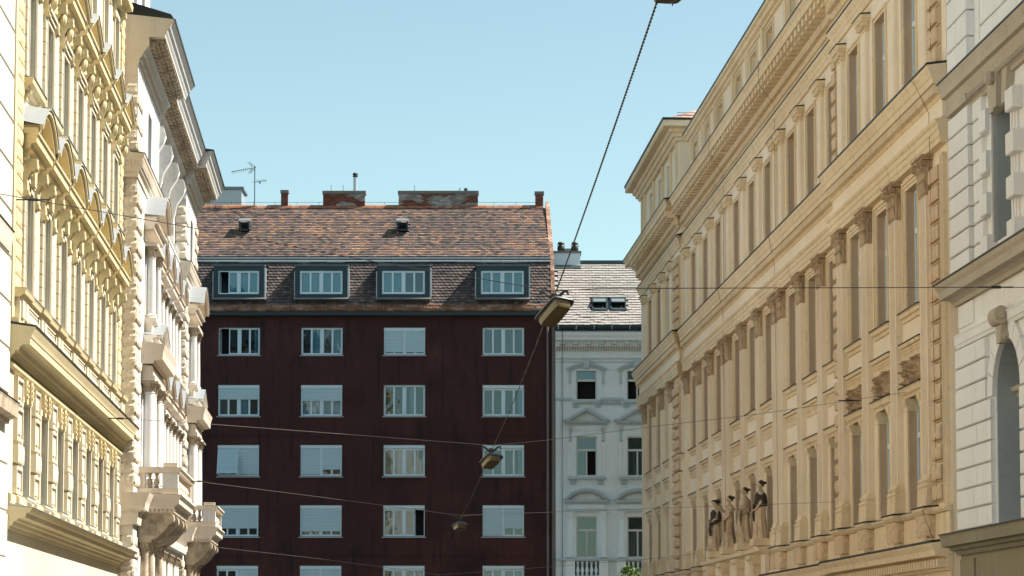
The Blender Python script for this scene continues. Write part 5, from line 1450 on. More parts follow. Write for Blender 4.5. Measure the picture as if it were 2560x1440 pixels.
while x < 1.2: b.tube([(x, UN1, 22.2), (x, UN1, 22.44)], .009, 4); x += 1.1
put(b, 'lightning_conductor', 'cable', rb)
put(MB(F).lathe(1.72, .18, [(.05, GZ), (.05, 16.2)], 8), 'downpipe', 'concrete', rb)

# grey rendered stack behind the ridge
F2 = FC
gk = put(MB(F2).box(-16.4, -13.72, -7, -5.2, 19.5, 23.28), 'stair_tower', 'zinc', None, 'grey rendered stair tower top peeping over the left end of the tiled roof', None, cat='building')
put(MB(F2).box(-16.5, -13.60, -7.1, -5.1, 23.285, 23.42), 'coping', 'zincd', gk)

# antenna on the ridge
an = thing('tv_antenna', F, (-12.92, -3.9, 22.1), 'thin roof aerial mast with two toothed arms, on the tiled ridge', 'antenna')
put(MB(F).tube([(-12.92, -3.9, 22.1), (-12.92, -3.9, 24.25)], .025, 6), 'mast', 'blackm', an)
b = MB(F); b.tube([(-12.85, -3.9, 24.16), (-14.15, -4.3, 24.02)], .014, 5)
for i in range(11):
    t = i/10; x = -12.95-1.15*t; b.tube([(x, -3.75-.4*t, 24.15-.135*t), (x, -4.25-.4*t, 24.15-.135*t)], .007, 4); b.tube([(x, -4-.4*t, 24.05-.135*t), (x, -4-.4*t, 24.24-.135*t)], .006, 4)
put(b, 'yagi_arm', 'blackm', an)
b = MB(F)
for q in (-.05, 0, .05, .10):
    b.tube([(-12.98-q, -3.9, 24.2), (-13.18-q, -3.8, 24.42)], .008, 4); b.tube([(-12.98-q, -3.9, 24.1), (-13.15-q, -3.8, 23.84)], .008, 4)
put(b, 'reflector', 'blackm', an)
b = MB(F); b.tube([(-13.0, -3.9, 23.41), (-12.30, -3.6, 23.46)], .014, 5)
for i in range(6): x = -12.8+.09*i; b.tube([(x, -3.85, 23.36+.006*i), (x, -3.6, 23.50+.006*i)], .006, 4)
b.box(-12.67, -12.62, -3.8, -3.75, 23.30, 23.43); put(b, 'lower_arm', 'blackm', an)

# ---------------------------------------------------------------- pale blue house beside it
WX0, WX1 = 2.1, 19.0
wb = thing('pale_townhouse', F, (8, 0, -EYE+.13), 'pale blue-white house with pointed and curved window hoods, right of the dark red block', 'building')
wa = [3.60, 6.05, 8.5, 10.95, 13.4, 15.85]
ops = []
for c in wa: ops += [(c-.5, c+.5, 12.03, 13.45), (c-.5, c+.5, 8.35, 10.27), (c-.5, c+.5, 4.42, 6.42), (c-.5, c+.5, .3, 2.5)]
put(wall_grid(MB(F), WX0, WX1, GZ, 14.9, 0, ops, .22), 'wall', 'blu', wb)
put(MB(F).box(WX0, WX1, -9, -.92, GZ, 15.0), 'rear_wing', 'blu', wb)
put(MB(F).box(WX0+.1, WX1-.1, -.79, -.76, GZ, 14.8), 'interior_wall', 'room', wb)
def tall_window(c, z0, z1, n, kind, zt):
    b = MB(F); t = .06; hw = .5
    b.box(c-hw, c-hw+t, n, n+.07, z0, z1); b.box(c+hw-t, c+hw, n, n+.07, z0, z1); b.box(c-hw+t, c+hw-t, n, n+.07, z0, z0+t); b.box(c-hw+t, c+hw-t, n, n+.07, z1-t, z1)
    b.box(c-hw+t, c+hw-t, n+.004, n+.11, zt-.06, zt+.04)
    if kind != 'open': b.box(c-.035, c+.035, n+.002, n+.075, z0+t, zt-.06)
    wd = put(b, 'window', 'frame2', wb)
    put(MB(F).box(c-hw+t, c+hw-t, n+.02, n+.028, zt+.04, z1-t), 'pane', 'glass', wd)
    if kind in ('blind', 'open'): put(MB(F).box(c-hw+t, c+hw-t, n-.06, n-.05, zt+.04, z1-t), 'blind', 'zincd', wd)
    if kind == 'half' or kind == 'curt' or kind == 'dark':
        put(MB(F).box(c-hw+t, c-.035, n+.02, n+.028, z0+t, zt-.06), 'pane', 'glass', wd)
        if kind != 'half': put(MB(F).box(c+.035, c+hw-t, n+.02, n+.028, z0+t, zt-.06), 'pane', 'glass', wd)
        if kind == 'curt': curtain(F, c-.2, c+.3, z0+t, zt, n-.15, 'curtg', wd)
        else: curtain(F, c-hw+t, c-.1, z0+t, zt, n-.2, 'curtg', wd)
    return wd
for i, c in enumerate(wa):
    tall_window(c, 12.03, 13.52, -.2, 'open' if i == 0 else 'blind', 13.0)
    tall_window(c, 8.35, 10.27, -.2, 'half' if i == 0 else 'curt', 9.62)
    tall_window(c, 4.42, 6.42, -.2, 'dark', 5.75)
    tall_window(c, .3, 2.5, -.2, 'dark', 1.8)
# main cornice
put(MB(F).sweep([(-.02, 14.02), (.05, 14.02), (.06, 14.10), (.02, 14.16), (.02, 14.36), (.10, 14.40), (.12, 14.50), (.16, 14.52), (.17, 14.60), (.2, 14.88), (.42, 14.90), (.44, 15.05), (.50, 15.12), (.52, 15.28), (-.02, 15.34)], WX0, WX1), 'cornice', 'blu', wb)
put(MB(F).sweep([(-.02, 15.345), (.54, 15.285), (.54, 15.31), (-.02, 15.50)], WX0-.02, WX1), 'cornice_flashing', 'zinc', wb)
first = None; x = WX0+.22
while x < WX1-.3:
    if first is None: first = put(MB(F).box(x, x+.26, .18, .38, 14.70, 14.892), 'modillion', 'blud', wb); x0_ = x
    else: rep([first], ds=x-x0_)
    x += .62
b = MB(F); x = WX0+.04
while x < WX1-.1: b.box(x, x+.06, .11, .17, 14.42, 14.49); b.box(x+.02, x+.09, .15, .21, 14.53, 14.62); x += .125
put(b, 'dentil_band', 'wornstone', wb, kind='stuff')
b = MB(F); x = WX0+.04
while x < WX1-.1: b.box(x, x+.04, .04, .075, 14.03, 14.09); x += .085
put(b, 'bead_row', 'blud', wb, kind='stuff')
put(MB(F).box(WX0, WX1, -.02, .035, 13.86, 13.9), 'string_course', 'blud', wb)
# second and third floor ornament, per bay
c = wa[0]; Bq = []
A1 = arc(c, .5, 13.45, .16, 8)
b = MB(F)
for i in range(8): b.plate([(A1[i][0], 13.7), (A1[i+1][0], 13.7), A1[i+1], A1[i]], -.2, -.003)
Bq.append(put(b, 'arch_head', 'blu', wb))
for sx in (-1, 1):
    b = MB(F).box(*sorted((c+sx*.52, c+sx*.66)), -.02, .04, 12.05, 13.2).box(*sorted((c+sx*.66, c+sx*.74)), -.02, .065, 12.05, 13.2)
    Bq.append(put(b, 'window_jamb', 'blu', wb))
b = MB(F)
for k, (hw, zz, rise, d_) in enumerate(((.86, 13.44, .26, .05), (.94, 13.50, .27, .10), (1.0, 13.56, .28, .14))):
    T = arc(c, hw, zz, rise, 12); U = arc(c, hw-.04, zz-.08, rise, 12)
    for i in range(12): b.plate([T[i], T[i+1], U[i+1], U[i]], -.02, d_)
for sx in (-1, 1): b.box(*sorted((c+sx*.74, c+sx*.86)), -.02, .07, 12.95, 13.42); b.box(*sorted((c+sx*.72, c+sx*.88)), -.02, .12, 12.85, 12.95)
Bq.append(put(b, 'arched_hood', 'blud', wb))
Bq.append(put(MB(F).plate([(c-.13, 13.56), (c+.13, 13.56), (c+.18, 14.0), (c-.18, 14.0)], -.02, .2), 'keystone', 'blud', wb))
Bq.append(put(MB(F).sweep([(-.2, 11.86), (.16, 11.86), (.2, 11.94), (.2, 12.0), (-.2, 12.03)], c-.66, c+.66), 'window_sill', 'blud', wb))
for sx in (-.55, .55):
    b = MB(F).box(c+sx-.13, c+sx+.13, -.02, .07, 11.7, 11.86)
    for q in range(3): b.box(c+sx-.12+.085*q, c+sx-.06+.085*q, -.02, .12, 11.68, 11.86)
    Bq.append(put(b, 'sill_bracket', 'blud', wb))
put(MB(F).sweep([(-.02, 12.0), (.06, 12.0), (.08, 12.06), (.08, 12.14), (-.02, 12.16)], WX0, wa[0]-.68), 'string_course', 'blud', wb)
b = MB(F); b.sweep([(-.02, 12.0), (.06, 12.0), (.08, 12.06), (.08, 12.14), (-.02, 12.16)], c+.68, c+2.45-.68)
x = c+.76
while x < c+1.66: b.lathe(x, .05, [(.04, 11.84), (.055, 11.88), (.03, 11.97)], 6); x += .12
b.box(c+.7, c+1.75, -.02, .04, 11.78, 11.84)
Bq.append(put(b, 'festoon_band', 'blud', wb))
# pointed hood, floor below
def moulded_win(c, z0, z1):
    b = MB(F)
    for o1, o2, d_ in ((.51, .62, .035), (.62, .72, .06)): b.box(c-o2, c-o1, -.02, d_, z0, z1+o1-.5); b.box(c+o1, c+o2, -.02, d_, z0, z1+o1-.5); b.box(c-o2, c+o2, -.02, d_, z1+o1-.5, z1+o2-.5)
    return put(b, 'window_surround', 'blu', wb)
Bq.append(moulded_win(c, 8.37, 10.27))
Bq.append(put(MB(F).box(c-.7, c+.7, -.02, .03, 10.56, 10.80), 'frieze_panel', 'blu', wb))
ph = put(MB(F).sweep([(-.02, 10.82), (.08, 10.82), (.10, 10.9), (.20, 10.94), (.22, 11.02), (-.02, 11.06)], c-1.02, c+1.02), 'pediment', 'blud', wb); Bq.append(ph)
b = MB(F)
for (ha, hb, za, d_) in ((1.12, .0, 11.04, .30), (1.12, .0, 10.97, .24)):
    b.plate([(c-ha, za), (c, za+.62), (c, za+.50), (c-ha+.24, za)], -.02, d_); b.plate([(c+ha, za), (c, za+.62), (c, za+.50), (c+ha-.24, za)], -.02, d_)
put(b, 'raking_cornice', 'blud', ph)
b = MB(F)
for i in range(8):
    for sx in (-1, 1): x = c+sx*(.10+.085*i); b.box(x-.022, x+.022, .0, .12, 11.44-.042*i-.05, 11.44-.042*i)
for i in range(16): x = c-.85+.113*i; b.box(x-.03, x+.03, .06, .13, 10.85, 10.90)
put(b, 'dentil_row', 'blud', ph, kind='stuff')
for sx in (-.78, .78): Bq.append(put(scroll(F, c+sx, 0, .13, 10.0, 10.82, .14), 'console', 'blud', wb))
for sx in (-.8, .8): Bq.append(put(MB(F).box(c+sx-.07, c+sx+.07, -.02, .05, 8.4, 10.0), 'side_strip', 'blu', wb))
Bq.append(put(MB(F).sweep([(-.2, 8.18), (.16, 8.18), (.2, 8.26), (.2, 8.31), (-.2, 8.35)], c-.92, c+.92), 'window_sill', 'blud', wb))
for sx in (-.66, .66):
    b = MB(F).box(c+sx-.15, c+sx+.15, -.02, .06, 7.98, 8.18)
    for q in range(3): b.box(c+sx-.12+.085*q, c+sx-.06+.085*q, -.02, .12, 7.94, 8.12)
    Bq.append(put(b, 'sill_bracket', 'blud', wb))
# curved hood on half columns
Bq.append(moulded_win(c, 4.44, 6.40))
Bq.append(put(MB(F).sweep([(-.02, 6.62), (.2, 6.62), (.2, 6.74), (-.02, 6.76)], c-.98, c+.98), 'entablature', 'blud', wb))
Bq.append(put(MB(F).box(c-.86, c+.86, -.02, .12, 6.76, 6.98), 'frieze_panel', 'blu', wb))
ph = put(MB(F).sweep([(-.02, 6.99), (.14, 6.99), (.16, 7.06), (.26, 7.1), (.28, 7.18), (-.02, 7.22)], c-1.08, c+1.08), 'pediment', 'blud', wb); Bq.append(ph)
b = MB(F)
for hw, zz, rise, th, d_ in ((1.14, 7.2, .56, .11, .32), (1.05, 7.14, .52, .09, .24)):
    T = arc(c, hw, zz, rise, 14); U = arc(c, hw-th*1.1, zz, rise-th, 14)
    for i in range(14): b.plate([T[i], T[i+1], U[i+1], U[i]], -.02, d_)
put(b, 'raking_cornice', 'blud', ph)
b = MB(F)
U = arc(c, .84, 7.2, .34, 18)
for (x, z) in U: b.box(x-.025, x+.025, 0, .12, z-.03, z+.03)
for i in range(17): x = c-.95+.118*i; b.box(x-.03, x+.03, .1, .19, 7.01, 7.06)
put(b, 'dentil_row', 'blud', ph, kind='stuff')
for sx in (-.80, .80): Bq.append(column(F, wb, c+sx, .08, .135, 4.42, 6.62, 'blu', 'blu'))
for sx in (-.80, .80): Bq.append(put(MB(F).box(c+sx-.22, c+sx+.22, -.02, .24, 3.42, 4.28).box(c+sx-.26, c+sx+.26, -.02, .27, 3.42, 3.56), 'pedestal', 'blu', wb))
Bq.append(put(MB(F).box(c-.58, c+.58, -.01, .015, 3.56, 4.24), 'balustrade_back', 'curtg', wb))
bl = put(baluster_mesh(F, c-.44, .1, 3.56, 4.22, .075), 'baluster', 'blu', wb, smooth=True); Bq.append(bl)
for q in range(1, 5): Bq += rep([bl], ds=.22*q)
for k in range(1, 6): rep(Bq, ds=2.45*k)
put(MB(F).sweep([(-.02, 4.26), (.30, 4.26), (.34, 4.32), (.34, 4.37), (-.22, 4.41)], WX0, WX1), 'string_course', 'blud', wb)
put(MB(F).box(WX0, WX1, -.02, .16, 3.2, 3.42), 'plinth_band', 'blu', wb)
put(MB(F).tube([(2.42, .06, 2), (2.42, .06, 13.9), (2.42, .55, 14.9), (2.42, .58, 15.4)], .016, 5), 'lightning_conductor', 'cable', wb)
put(MB(F).box(WX0, WX0+.22, -.02, .03, GZ, 14.0), 'corner_strip', 'blu', wb)
# roof, gutter, tiles
QN0, QZ0, QN1, QZ1 = .30, 15.62, -3.45, 19.25
put(MB(F).add([(WX0-.05, QN0, QZ0-.1), (WX1, QN0, QZ0-.1), (WX1, QN1, QZ1-.05), (WX0-.2, QN1, QZ1-.05), (WX0, -8, QZ0-.1), (WX1, -8, QZ0-.1)], [(0, 1, 2, 3), (3, 2, 5, 4), (0, 4, 5, 1), (0, 3, 4), (1, 5, 2)]), 'roof', 'zincd', wb)
put(MB(F).sweep([(.34, 15.44), (.50, 15.42), (.58, 15.50), (.60, 15.62), (.56, 15.63), (.5, 15.52), (.38, 15.52)], WX0-.05, WX1), 'gutter', 'tealdk', wb)
first = None; x = WX0+.12
while x < WX1-.2:
    if first is None: first = put(MB(F).box(x, x+.03, .32, .615, 15.40, 15.66), 'gutter_bracket', 'zinc', wb); x0_ = x
    else: rep([first], ds=x-x0_)
    x += .86
WT = [(.30, .285, .27), (.28, .265, .25), (.26, .245, .23), (.32, .30, .285), (.23, .215, .20), (.29, .265, .24)]
def pickw(u, v, d):
    g = noise.noise(Vector((u*.5, v*.6, 8)))
    return random.choice([4, 2, 1, 5, 2]) if g > .22 else random.choice([0, 0, 1, 3, 3, 2, 0])
tile_slope(F, wb, WX0, lambda n: WX1, QN0, QZ0, QN1, QZ1, .34, .205, 2, False, [(3.80, 5.66, 16.42, 17.16)], 300, 'tilew', WT, pickw, ragged=.018)
put(MB(F).sweep([(QN1+.15, QZ1-.08), (QN1+.12, QZ1+.10), (QN1, QZ1+.14), (QN1-.2, QZ1)], WX0, WX1), 'ridge_cap', 'tealdk', wb)
ck = put(MB(F).box(1.95, 3.40, -4.3, -3.25, 18.4, 19.72), 'chimney', 'frame', wb)
put(MB(F).box(1.9, 3.46, -4.36, -3.19, 19.722, 19.82), 'chimney_cap', 'concrete', ck)
put(MB(F).sweep([(-3.2, 18.93), (-3.02, 18.85), (-3.0, 18.93), (-3.2, 19.08)], 1.9, 3.42), 'chimney_flashing', 'tealdk', ck)
for x in (2.45, 3.14):
    b = MB(F).lathe(x, -3.7, [(.09, 19.82), (.15, 19.86), (.19, 19.98), (.17, 20.10), (.12, 20.2), (.17, 20.28), (.14, 20.33)], 10)
    for i in range(6): a = i*math.pi/3; b.tube([(x+.15*math.cos(a), -3.7+.15*math.sin(a), 20.0), (x+.19*math.cos(a), -3.7+.19*math.sin(a), 20.18), (x+.1*math.cos(a), -3.7+.1*math.sin(a), 20.36)], .014, 4)
    put(b, 'chimney_pot', 'blackm', ck, smooth=True)
put(MB(F).box(2.62, 2.97, -3.85, -3.55, 19.82, 20.0), 'chimney_hood', 'zincd', ck)
# pair of roof windows standing ajar
for a, e in ((3.90, 4.66), (4.80, 5.58)):
    def sl(t, o=0):                      # point on the slope, t along, o off the surface
        n_ = QN0+(QN1-QN0)*t; z_ = QZ0+(QZ1-QZ0)*t; return (n_+o*.70, z_+o*.72)
    b = MB(F)
    def bar(sa, se, t0, t1, o0, o1):
        p = [sl(t0, o0), sl(t1, o0), sl(t1, o1), sl(t0, o1)]; b.sweep(p, sa, se)
    bar(a, a+.07, .22, .42, -.05, .12); bar(e-.07, e, .22, .42, -.05, .12); bar(a, e, .22, .245, -.05, .12); bar(a, e, .405, .42, -.05, .12)
    rw = put(b, 'roof_window', 'teal', wb)
    b = MB(F); p = [sl(.245, -.02), sl(.405, -.02), sl(.405, .0), sl(.245, .0)]; b.sweep(p, a+.07, e-.07); put(b, 'opening', 'dark', rw)
    b = MB(F); n0_, z0_ = sl(.33, .10); pr_ = [(n0_+.24, z0_-.02), (n0_-.40, z0_+.30), (n0_-.42, z0_+.34), (n0_+.22, z0_+.02)]
    b.sweep(pr_, a+.02, a+.08); b.sweep(pr_, e-.08, e-.02); b.sweep([(n0_+.24, z0_-.03), (n0_+.16, z0_+.01), (n0_+.16, z0_+.05), (n0_+.24, z0_+.02)], a+.02, e-.02); b.sweep([(n0_-.36, z0_+.28), (n0_-.42, z0_+.31), (n0_-.42, z0_+.35), (n0_-.36, z0_+.32)], a+.02, e-.02)
    put(b, 'sash', 'teal', rw)
    b = MB(F); b.sweep([(n0_+.2, z0_), (n0_-.38, z0_+.29), (n0_-.38, z0_+.305), (n0_+.2, z0_+.015)], a+.08, e-.08); put(b, 'pane', 'zincd', rw)
put(MB(F).sweep([sl(.18, .0), sl(.22, .03), sl(.22, .05), sl(.18, .02)], 3.82, 5.66), 'window_flashing', 'zinc', wb)

# ---------------------------------------------------------------- hanging street lamps, span wires and cable
F = FS
def P3(x, z, Y): return (x, -Y, z)
LY = [(-.0, 22.9, 6.50), (.64, 37.79, 5.36), (-.47, 56.35, 4.49), (-1.55, 74.38, 3.90), (-2.69, 93.46, 2.70)]
LY[0] = (1.52, 23.29, 6.53)
LB = ['nearest hanging street lamp, only its belly showing at the top edge of the photo', 'largest hanging street lamp in view, tipped left in front of the pale tiled roof',
      'middle-sized hanging street lamp before a lower right window of the dark red block', 'small hanging street lamp in front of the dark red wall below an opened window',
      'farthest hanging street lamp, just its clamp above the bottom edge of the photo']
def lamp(i):
    x, Y, z = LY[i]
    root = thing('street_lamp', F, (x, -Y, z-.42), LB[i], 'street lamp', 'street lamps hung over the middle of the street')
    # clamp with two dark horns
    b = MB(F); c = P3(x, z, Y)
    for sx in (-1, 1):
        b.tube([(x+sx*.01, -Y, z-.02), (x+sx*.09, -Y, z+.03), (x+sx*.15, -Y, z+.09), (x+sx*.20, -Y, z+.10), (x+sx*.22, -Y, z+.04)], [.028, .026, .022, .022, .014], 7)
    b.box(x-.045, x+.045, -Y-.04, -Y+.04, z-.05, z+.06); b.lathe(x, -Y, [(.05, z-.09), (.035, z-.05), (.035, z-.02)], 10)
    put(b, 'clamp', 'blackm', root)
    put(MB(F).lathe(x, -Y, [(.085, z-.15), (.06, z-.11), (.045, z-.08)], 12), 'lamp_neck', 'lampt', root, smooth=True)
    # body: long axis along the street, rolled and pitched
    L, W_, roll, pitch = .32, .145, rad([0, 6, 8, 8, 6][i]), rad([4, 26, 15, 6, 5][i])
    ax = Matrix.Rotation(rad([-10, -27, -18, -14, -10][i]), 3, 'Z') @ Matrix.Rotation(roll, 3, 'Y') @ Matrix.Rotation(pitch, 3, 'X')
    def tr(px, py, pz):                  # px across, py toward camera, pz up
        v = ax @ Vector((px, py, pz)); return (x+v.x, -Y+v.y, z-.15+v.z)
    def ring(a, l, zz, k=24, p=6):
        out = []
        for q in range(k):
            t = 2*math.pi*q/k; cx, sy = math.cos(t), math.sin(t)
            out.append(tr(a*math.copysign(abs(cx)**(2/p), cx), l*math.copysign(abs(sy)**(2/p), sy), zz))
        return out
    def shell(rings):
        b = MB(F); k = len(rings[0]); v = [p for r in rings for p in r]
        fs = [(j*k+q, j*k+(q+1) % k, (j+1)*k+(q+1) % k, (j+1)*k+q) for j in range(len(rings)-1) for q in range(k)]
        return b.add(v, fs+[tuple(range(k))[::-1], tuple(range((len(rings)-1)*k, len(rings)*k))])
    put(shell([ring(W_+.055, L+.03, -.065), ring(W_+.055, L+.03, -.045), ring(W_+.03, L, -.015), ring(W_*.7, L*.75, .03), ring(W_*.3, L*.35, .05)]), 'lamp_hood', 'lampt', root, smooth=True)
    put(shell([ring(W_+.01, L-.01, -.062), ring(W_, L-.02, -.12), ring(W_*.94, L-.035, -.165), ring(W_*.85, L*.86, -.178), ring(W_*.3, L*.4, -.18)]), 'lamp_bowl', 'lampy', root, smooth=True)
    if i == 0: put(MB(F).tube([tr(0, 0, -.2), (tr(0, 0, -.2)[0], tr(0, 0, -.2)[1], tr(0, 0, -.2)[2]-.09)], .006, 5), 'pull_rod', 'blackm', root)
for i in range(5): lamp(i)
def strand(name, pts, r, mat, label, cat, seg=6, group=None, sag=0):
    P = []
    for (a, b_) in zip(pts[:-1], pts[1:]):
        for q in range(6):
            t = q/6; P.append(tuple(a[k]*(1-t)+b_[k]*t - (sag*math.sin(math.pi*t) if k == 2 else 0) for k in range(3)))
    P.append(pts[-1])
    return put(MB(F).tube(P, r, seg), name, mat, None, label, None, cat=cat, group=group)
# heavy twisted cable running lamp to lamp
CL = ['thick black cable crossing the sky from the top lamp down to the tipped lamp', 'dark cable between the tipped lamp and the lamp before the lower windows', 'dark cable between the two lamps in front of the dark red wall', 'dark cable from the small lamp down to the clamp at the bottom edge']
for i in range(4):
    (xa, Ya, za), (xb, Yb, zb) = LY[i], LY[i+1]
    if i == 0: xa, Ya, za = 1.42, 23.3, 6.26
    b = MB(F); n_ = 420 if i == 0 else 120; r = .007 if i == 0 else .005
    for ph in (0, math.pi):
        pts = []
        for q in range(n_+1):
            t = q/n_; a = t*(420 if i == 0 else 60)+ph; sg = .10*4*t*(1-t) if i else .04*4*t*(1-t)
            pts.append((xa+(xb-xa)*t+.007*math.cos(a), -(Ya+(Yb-Ya)*t), za+(zb-za)*t-sg+.007*math.sin(a)))
        b.tube(pts, r, 5)
    put(b, 'power_cable', 'cable', None, CL[i], None, cat='cable')
W1 = [(-9.02, 7.17), (-7.84, 6.96), (-4.91, 6.44), (-2.08, 5.91), (.12, 5.55), (.64, 5.46), (1.34, 5.50), (7.39, 5.52), (10.2, 5.5)]
W2 = [(-10.15, 5.33), (-8.89, 5.23), (-7.21, 5.13), (-3.63, 4.86), (-.47, 4.62), (.73, 4.73), (2.9, 5.01), (5.67, 5.34), (7.58, 5.63), (9.15, 5.86)]
W3 = [(-11.2, 5.33), (-9.5, 5.03), (-5.97, 4.58), (-1.55, 4.0), (1.43, 4.06), (4.02, 4.08), (6.5, 4.22), (8.15, 4.32)]
W4 = [(-12.35, 4.0), (-10.78, 3.8), (-7.19, 3.40), (-2.69, 2.80), (1.8, 3.13), (5.05, 3.38), (6.95, 3.6)]
for pts, Y, mat, lb in ((W1, 37.79, 'wire', 'topmost thin span wire, from the yellow house across the skylights to the grey house'), (W2, 56.35, 'wirel', 'span wire rising to the right from the middle lamp across the tan building'),
                        (W3, 74.38, 'wirel', 'pale span wire holding the small lamp, passing behind the statues to the tan front'), (W4, 93.46, 'wirel', 'lowest span wire, sagging to the bottom edge of the photo')):
    pp3 = [P3(x, z, Y) for x, z in pts]
    if Y == 74.38:
        q = FR.w((64.15, .16, 3.84)); pp3 = pp3[:4] + [(q.x, -q.y, q.z-EYE)]
    w_ = strand('span_wire', pp3, .0065, mat, lb, 'wire', group='span wires holding the street lamps')
def insul(x, z, Y, par_w=.26):
    b = MB(F); k = par_w
    b.tube([P3(x-k, z, Y), P3(x-k*.3, z, Y), P3(x-k*.28, z, Y), P3(x+k*.28, z, Y), P3(x+k*.3, z, Y), P3(x+k, z, Y)], [.012, .012, .024, .024, .012, .012], 7)
    return b
for (x, z, Y, lb) in ((-7.33, 6.87, 37.79, 'small dark wire insulator left, in front of the nearest curved hood'), (7.39, 5.52, 37.79, 'small dark wire insulator right, in front of the grey house'),
                      (7.66, 5.64, 56.35, 'dark wire insulator in front of the foliage carving between pilasters'), (-8.89, 5.23, 56.35, 'small wire insulator at the far tip of the big yellow cornice'),
                      (-9.35, 5.02, 74.38, 'small wire insulator beside the white balcony')):
    put(insul(x, z, Y), 'insulator', 'blackm', None, lb, None, cat='insulator')
wc_ = FR
b = MB(FR); b.tube([(64.15, .05, 3.84), (64.15, .16, 3.84)], .045, 8)
put(b, 'wire_anchor', 'blackm', None, 'round dark wire anchor on the rough strip of the tan building', None, cat='anchor')

# ---------------------------------------------------------------- four draped stone women over the portal
def statue(idx, s, label, turn, veil, arm, cloth):
    """figure facing the street (+n); one continuous robed body, carved head, arms bent in front"""
    F = FR; z0 = 3.42; b = MB(F); rnd = random.Random(idx*7+3)
    H = 1.80 if idx != 1 else 1.74; base_n = .36
    rings = [(0, .25, .21, 0, 1), (.05, .255, .21, 0, 1), (.25, .22, .19, .0, 1), (.50, .195, .175, .015, .9), (.78, .185, .165, .02, .8), (.92, .20, .17, .01, .6), (1.05, .165, .14, 0, .4), (1.20, .18, .15, .01, .35), (1.33, .205, .145, 0, .3), (1.43, .19, .115, -.01, .2), (1.485, .10, .085, -.005, .05), (1.52, .058, .06, .005, 0), (1.575, .054, .058, .012, 0), (1.60, .05, .056, .012, 0)]
    seg = 30; vs_ = []
    for zz, rs_, rn_, off, fold in rings:
        for i in range(seg):
            a = 2*math.pi*i/seg
            f = 1 + fold*(.085*math.sin(a*7+idx+zz*1.5) + .05*math.sin(a*13+idx*2+zz*4)) + .10*fold*noise.noise(Vector((math.cos(a)*2, math.sin(a)*2, zz*3+idx*5)))
            lean = .03*math.sin(zz*2.1+idx)
            ca, sa = math.cos(a), math.sin(a)
            x = rs_*f*ca + lean; y = rn_*f*sa + off + (.05*max(0, sa)*(1-abs(ca)) if zz < .9 else 0)
            if zz < .6 and idx % 2 == 0: y += .05*max(0, sa)*(1 if ca > 0 else 0)     # advanced knee
            vs_.append((s+x*math.cos(turn)-y*math.sin(turn), base_n+x*math.sin(turn)+y*math.cos(turn), z0+zz*H/1.8))
    m = len(rings)
    fs = [(j*seg+i, j*seg+(i+1) % seg, (j+1)*seg+(i+1) % seg, (j+1)*seg+i) for j in range(m-1) for i in range(seg)] + [tuple(range(seg))[::-1], tuple(range((m-1)*seg, m*seg))]
    b.add(vs_, fs)
    def T(x, y, zz): return (s+x*math.cos(turn)-y*math.sin(turn)+.03*math.sin(1.5*2.1+idx), base_n+x*math.sin(turn)+y*math.cos(turn), z0+zz*H/1.8)
    # head: egg with brow, nose, chin
    hs = []; hk = 18
    prof = [(1.575, .035), (1.60, .060), (1.635, .078), (1.67, .086), (1.70, .090), (1.735, .088), (1.77, .074), (1.795, .045), (1.803, .012)]
    for zz, r in prof:
        for i in range(hk):
            a = 2*math.pi*i/hk; ca, sa = math.cos(a), math.sin(a); y = r*1.15*sa+.018
            if sa > .9: y += {1.60: .010, 1.635: .012, 1.67: .030, 1.70: .014}.get(zz, 0)
            if .55 < sa < .9 and zz == 1.70: y -= .012
            hs.append(T(r*.86*ca, y, zz))
    b.add(hs, [(j*hk+i, j*hk+(i+1) % hk, (j+1)*hk+(i+1) % hk, (j+1)*hk+i) for j in range(len(prof)-1) for i in range(hk)] + [tuple(range(hk))[::-1], tuple(range((len(prof)-1)*hk, len(prof)*hk))])
    # arms
    def limb(pts, rr): b.tube([T(*p) for p in pts], rr, 9)
    def hand(p, d):
        p = Vector(p); d = Vector(d).normalized(); u = d.cross(Vector((0, 0, 1))).normalized()
        b.tube([T(*p), T(*(p+d*.05))], [.028, .034], 8)
        for q in range(4):
            o = u*(-.024+.016*q); L_ = [.045, .055, .052, .04][q]
            b.tube([T(*(p+d*.045+o)), T(*(p+d*(.045+L_*.6)+o)), T(*(p+d*(.045+L_)+o-Vector((0, 0, .022))))], [.010, .009, .007], 5)
        b.tube([T(*(p+d*.01+u*.03)), T(*(p+d*.045+u*.05-Vector((0, 0, .01))))], [.011, .008], 5)
    if arm == 0:
        limb([(.17, -.01, 1.38), (.23, .0, 1.15), (.12, .20, 1.08), (.02, .24, 1.10)], [.062, .056, .045, .032]); hand((.0, .25, 1.10), (-1, .3, 0))
        limb([(-.17, -.01, 1.38), (-.235, .02, 1.14), (-.13, .19, 1.03), (-.03, .22, 1.02)], [.062, .056, .045, .032]); hand((-.01, .23, 1.02), (1, .3, 0))
    elif arm == 1:
        limb([(.17, -.01, 1.38), (.24, .05, 1.16), (.14, .22, 1.28), (.11, .25, 1.36)], [.06, .054, .042, .03]); hand((.11, .26, 1.37), (0, .4, 1))
        limb([(-.17, -.01, 1.38), (-.235, .0, 1.14), (-.15, .16, .98), (-.07, .22, .95)], [.06, .055, .043, .03]); hand((-.05, .23, .95), (1, .5, 0))
    else:
        limb([(.17, -.01, 1.38), (.235, .02, 1.12), (.10, .22, 1.14), (.03, .25, 1.2)], [.062, .055, .043, .03]); hand((.02, .26, 1.2), (-.4, .5, .6))
        limb([(-.17, -.01, 1.38), (-.23, -.02, 1.12), (-.20, .12, .92), (-.14, .2, .88)], [.062, .055, .043, .03]); hand((-.13, .21, .88), (.3, 1, -.2))
    st = put(b, 'statue', 'stat', None, label, None, smooth=True, cat='statue', group='draped stone women over the portal')
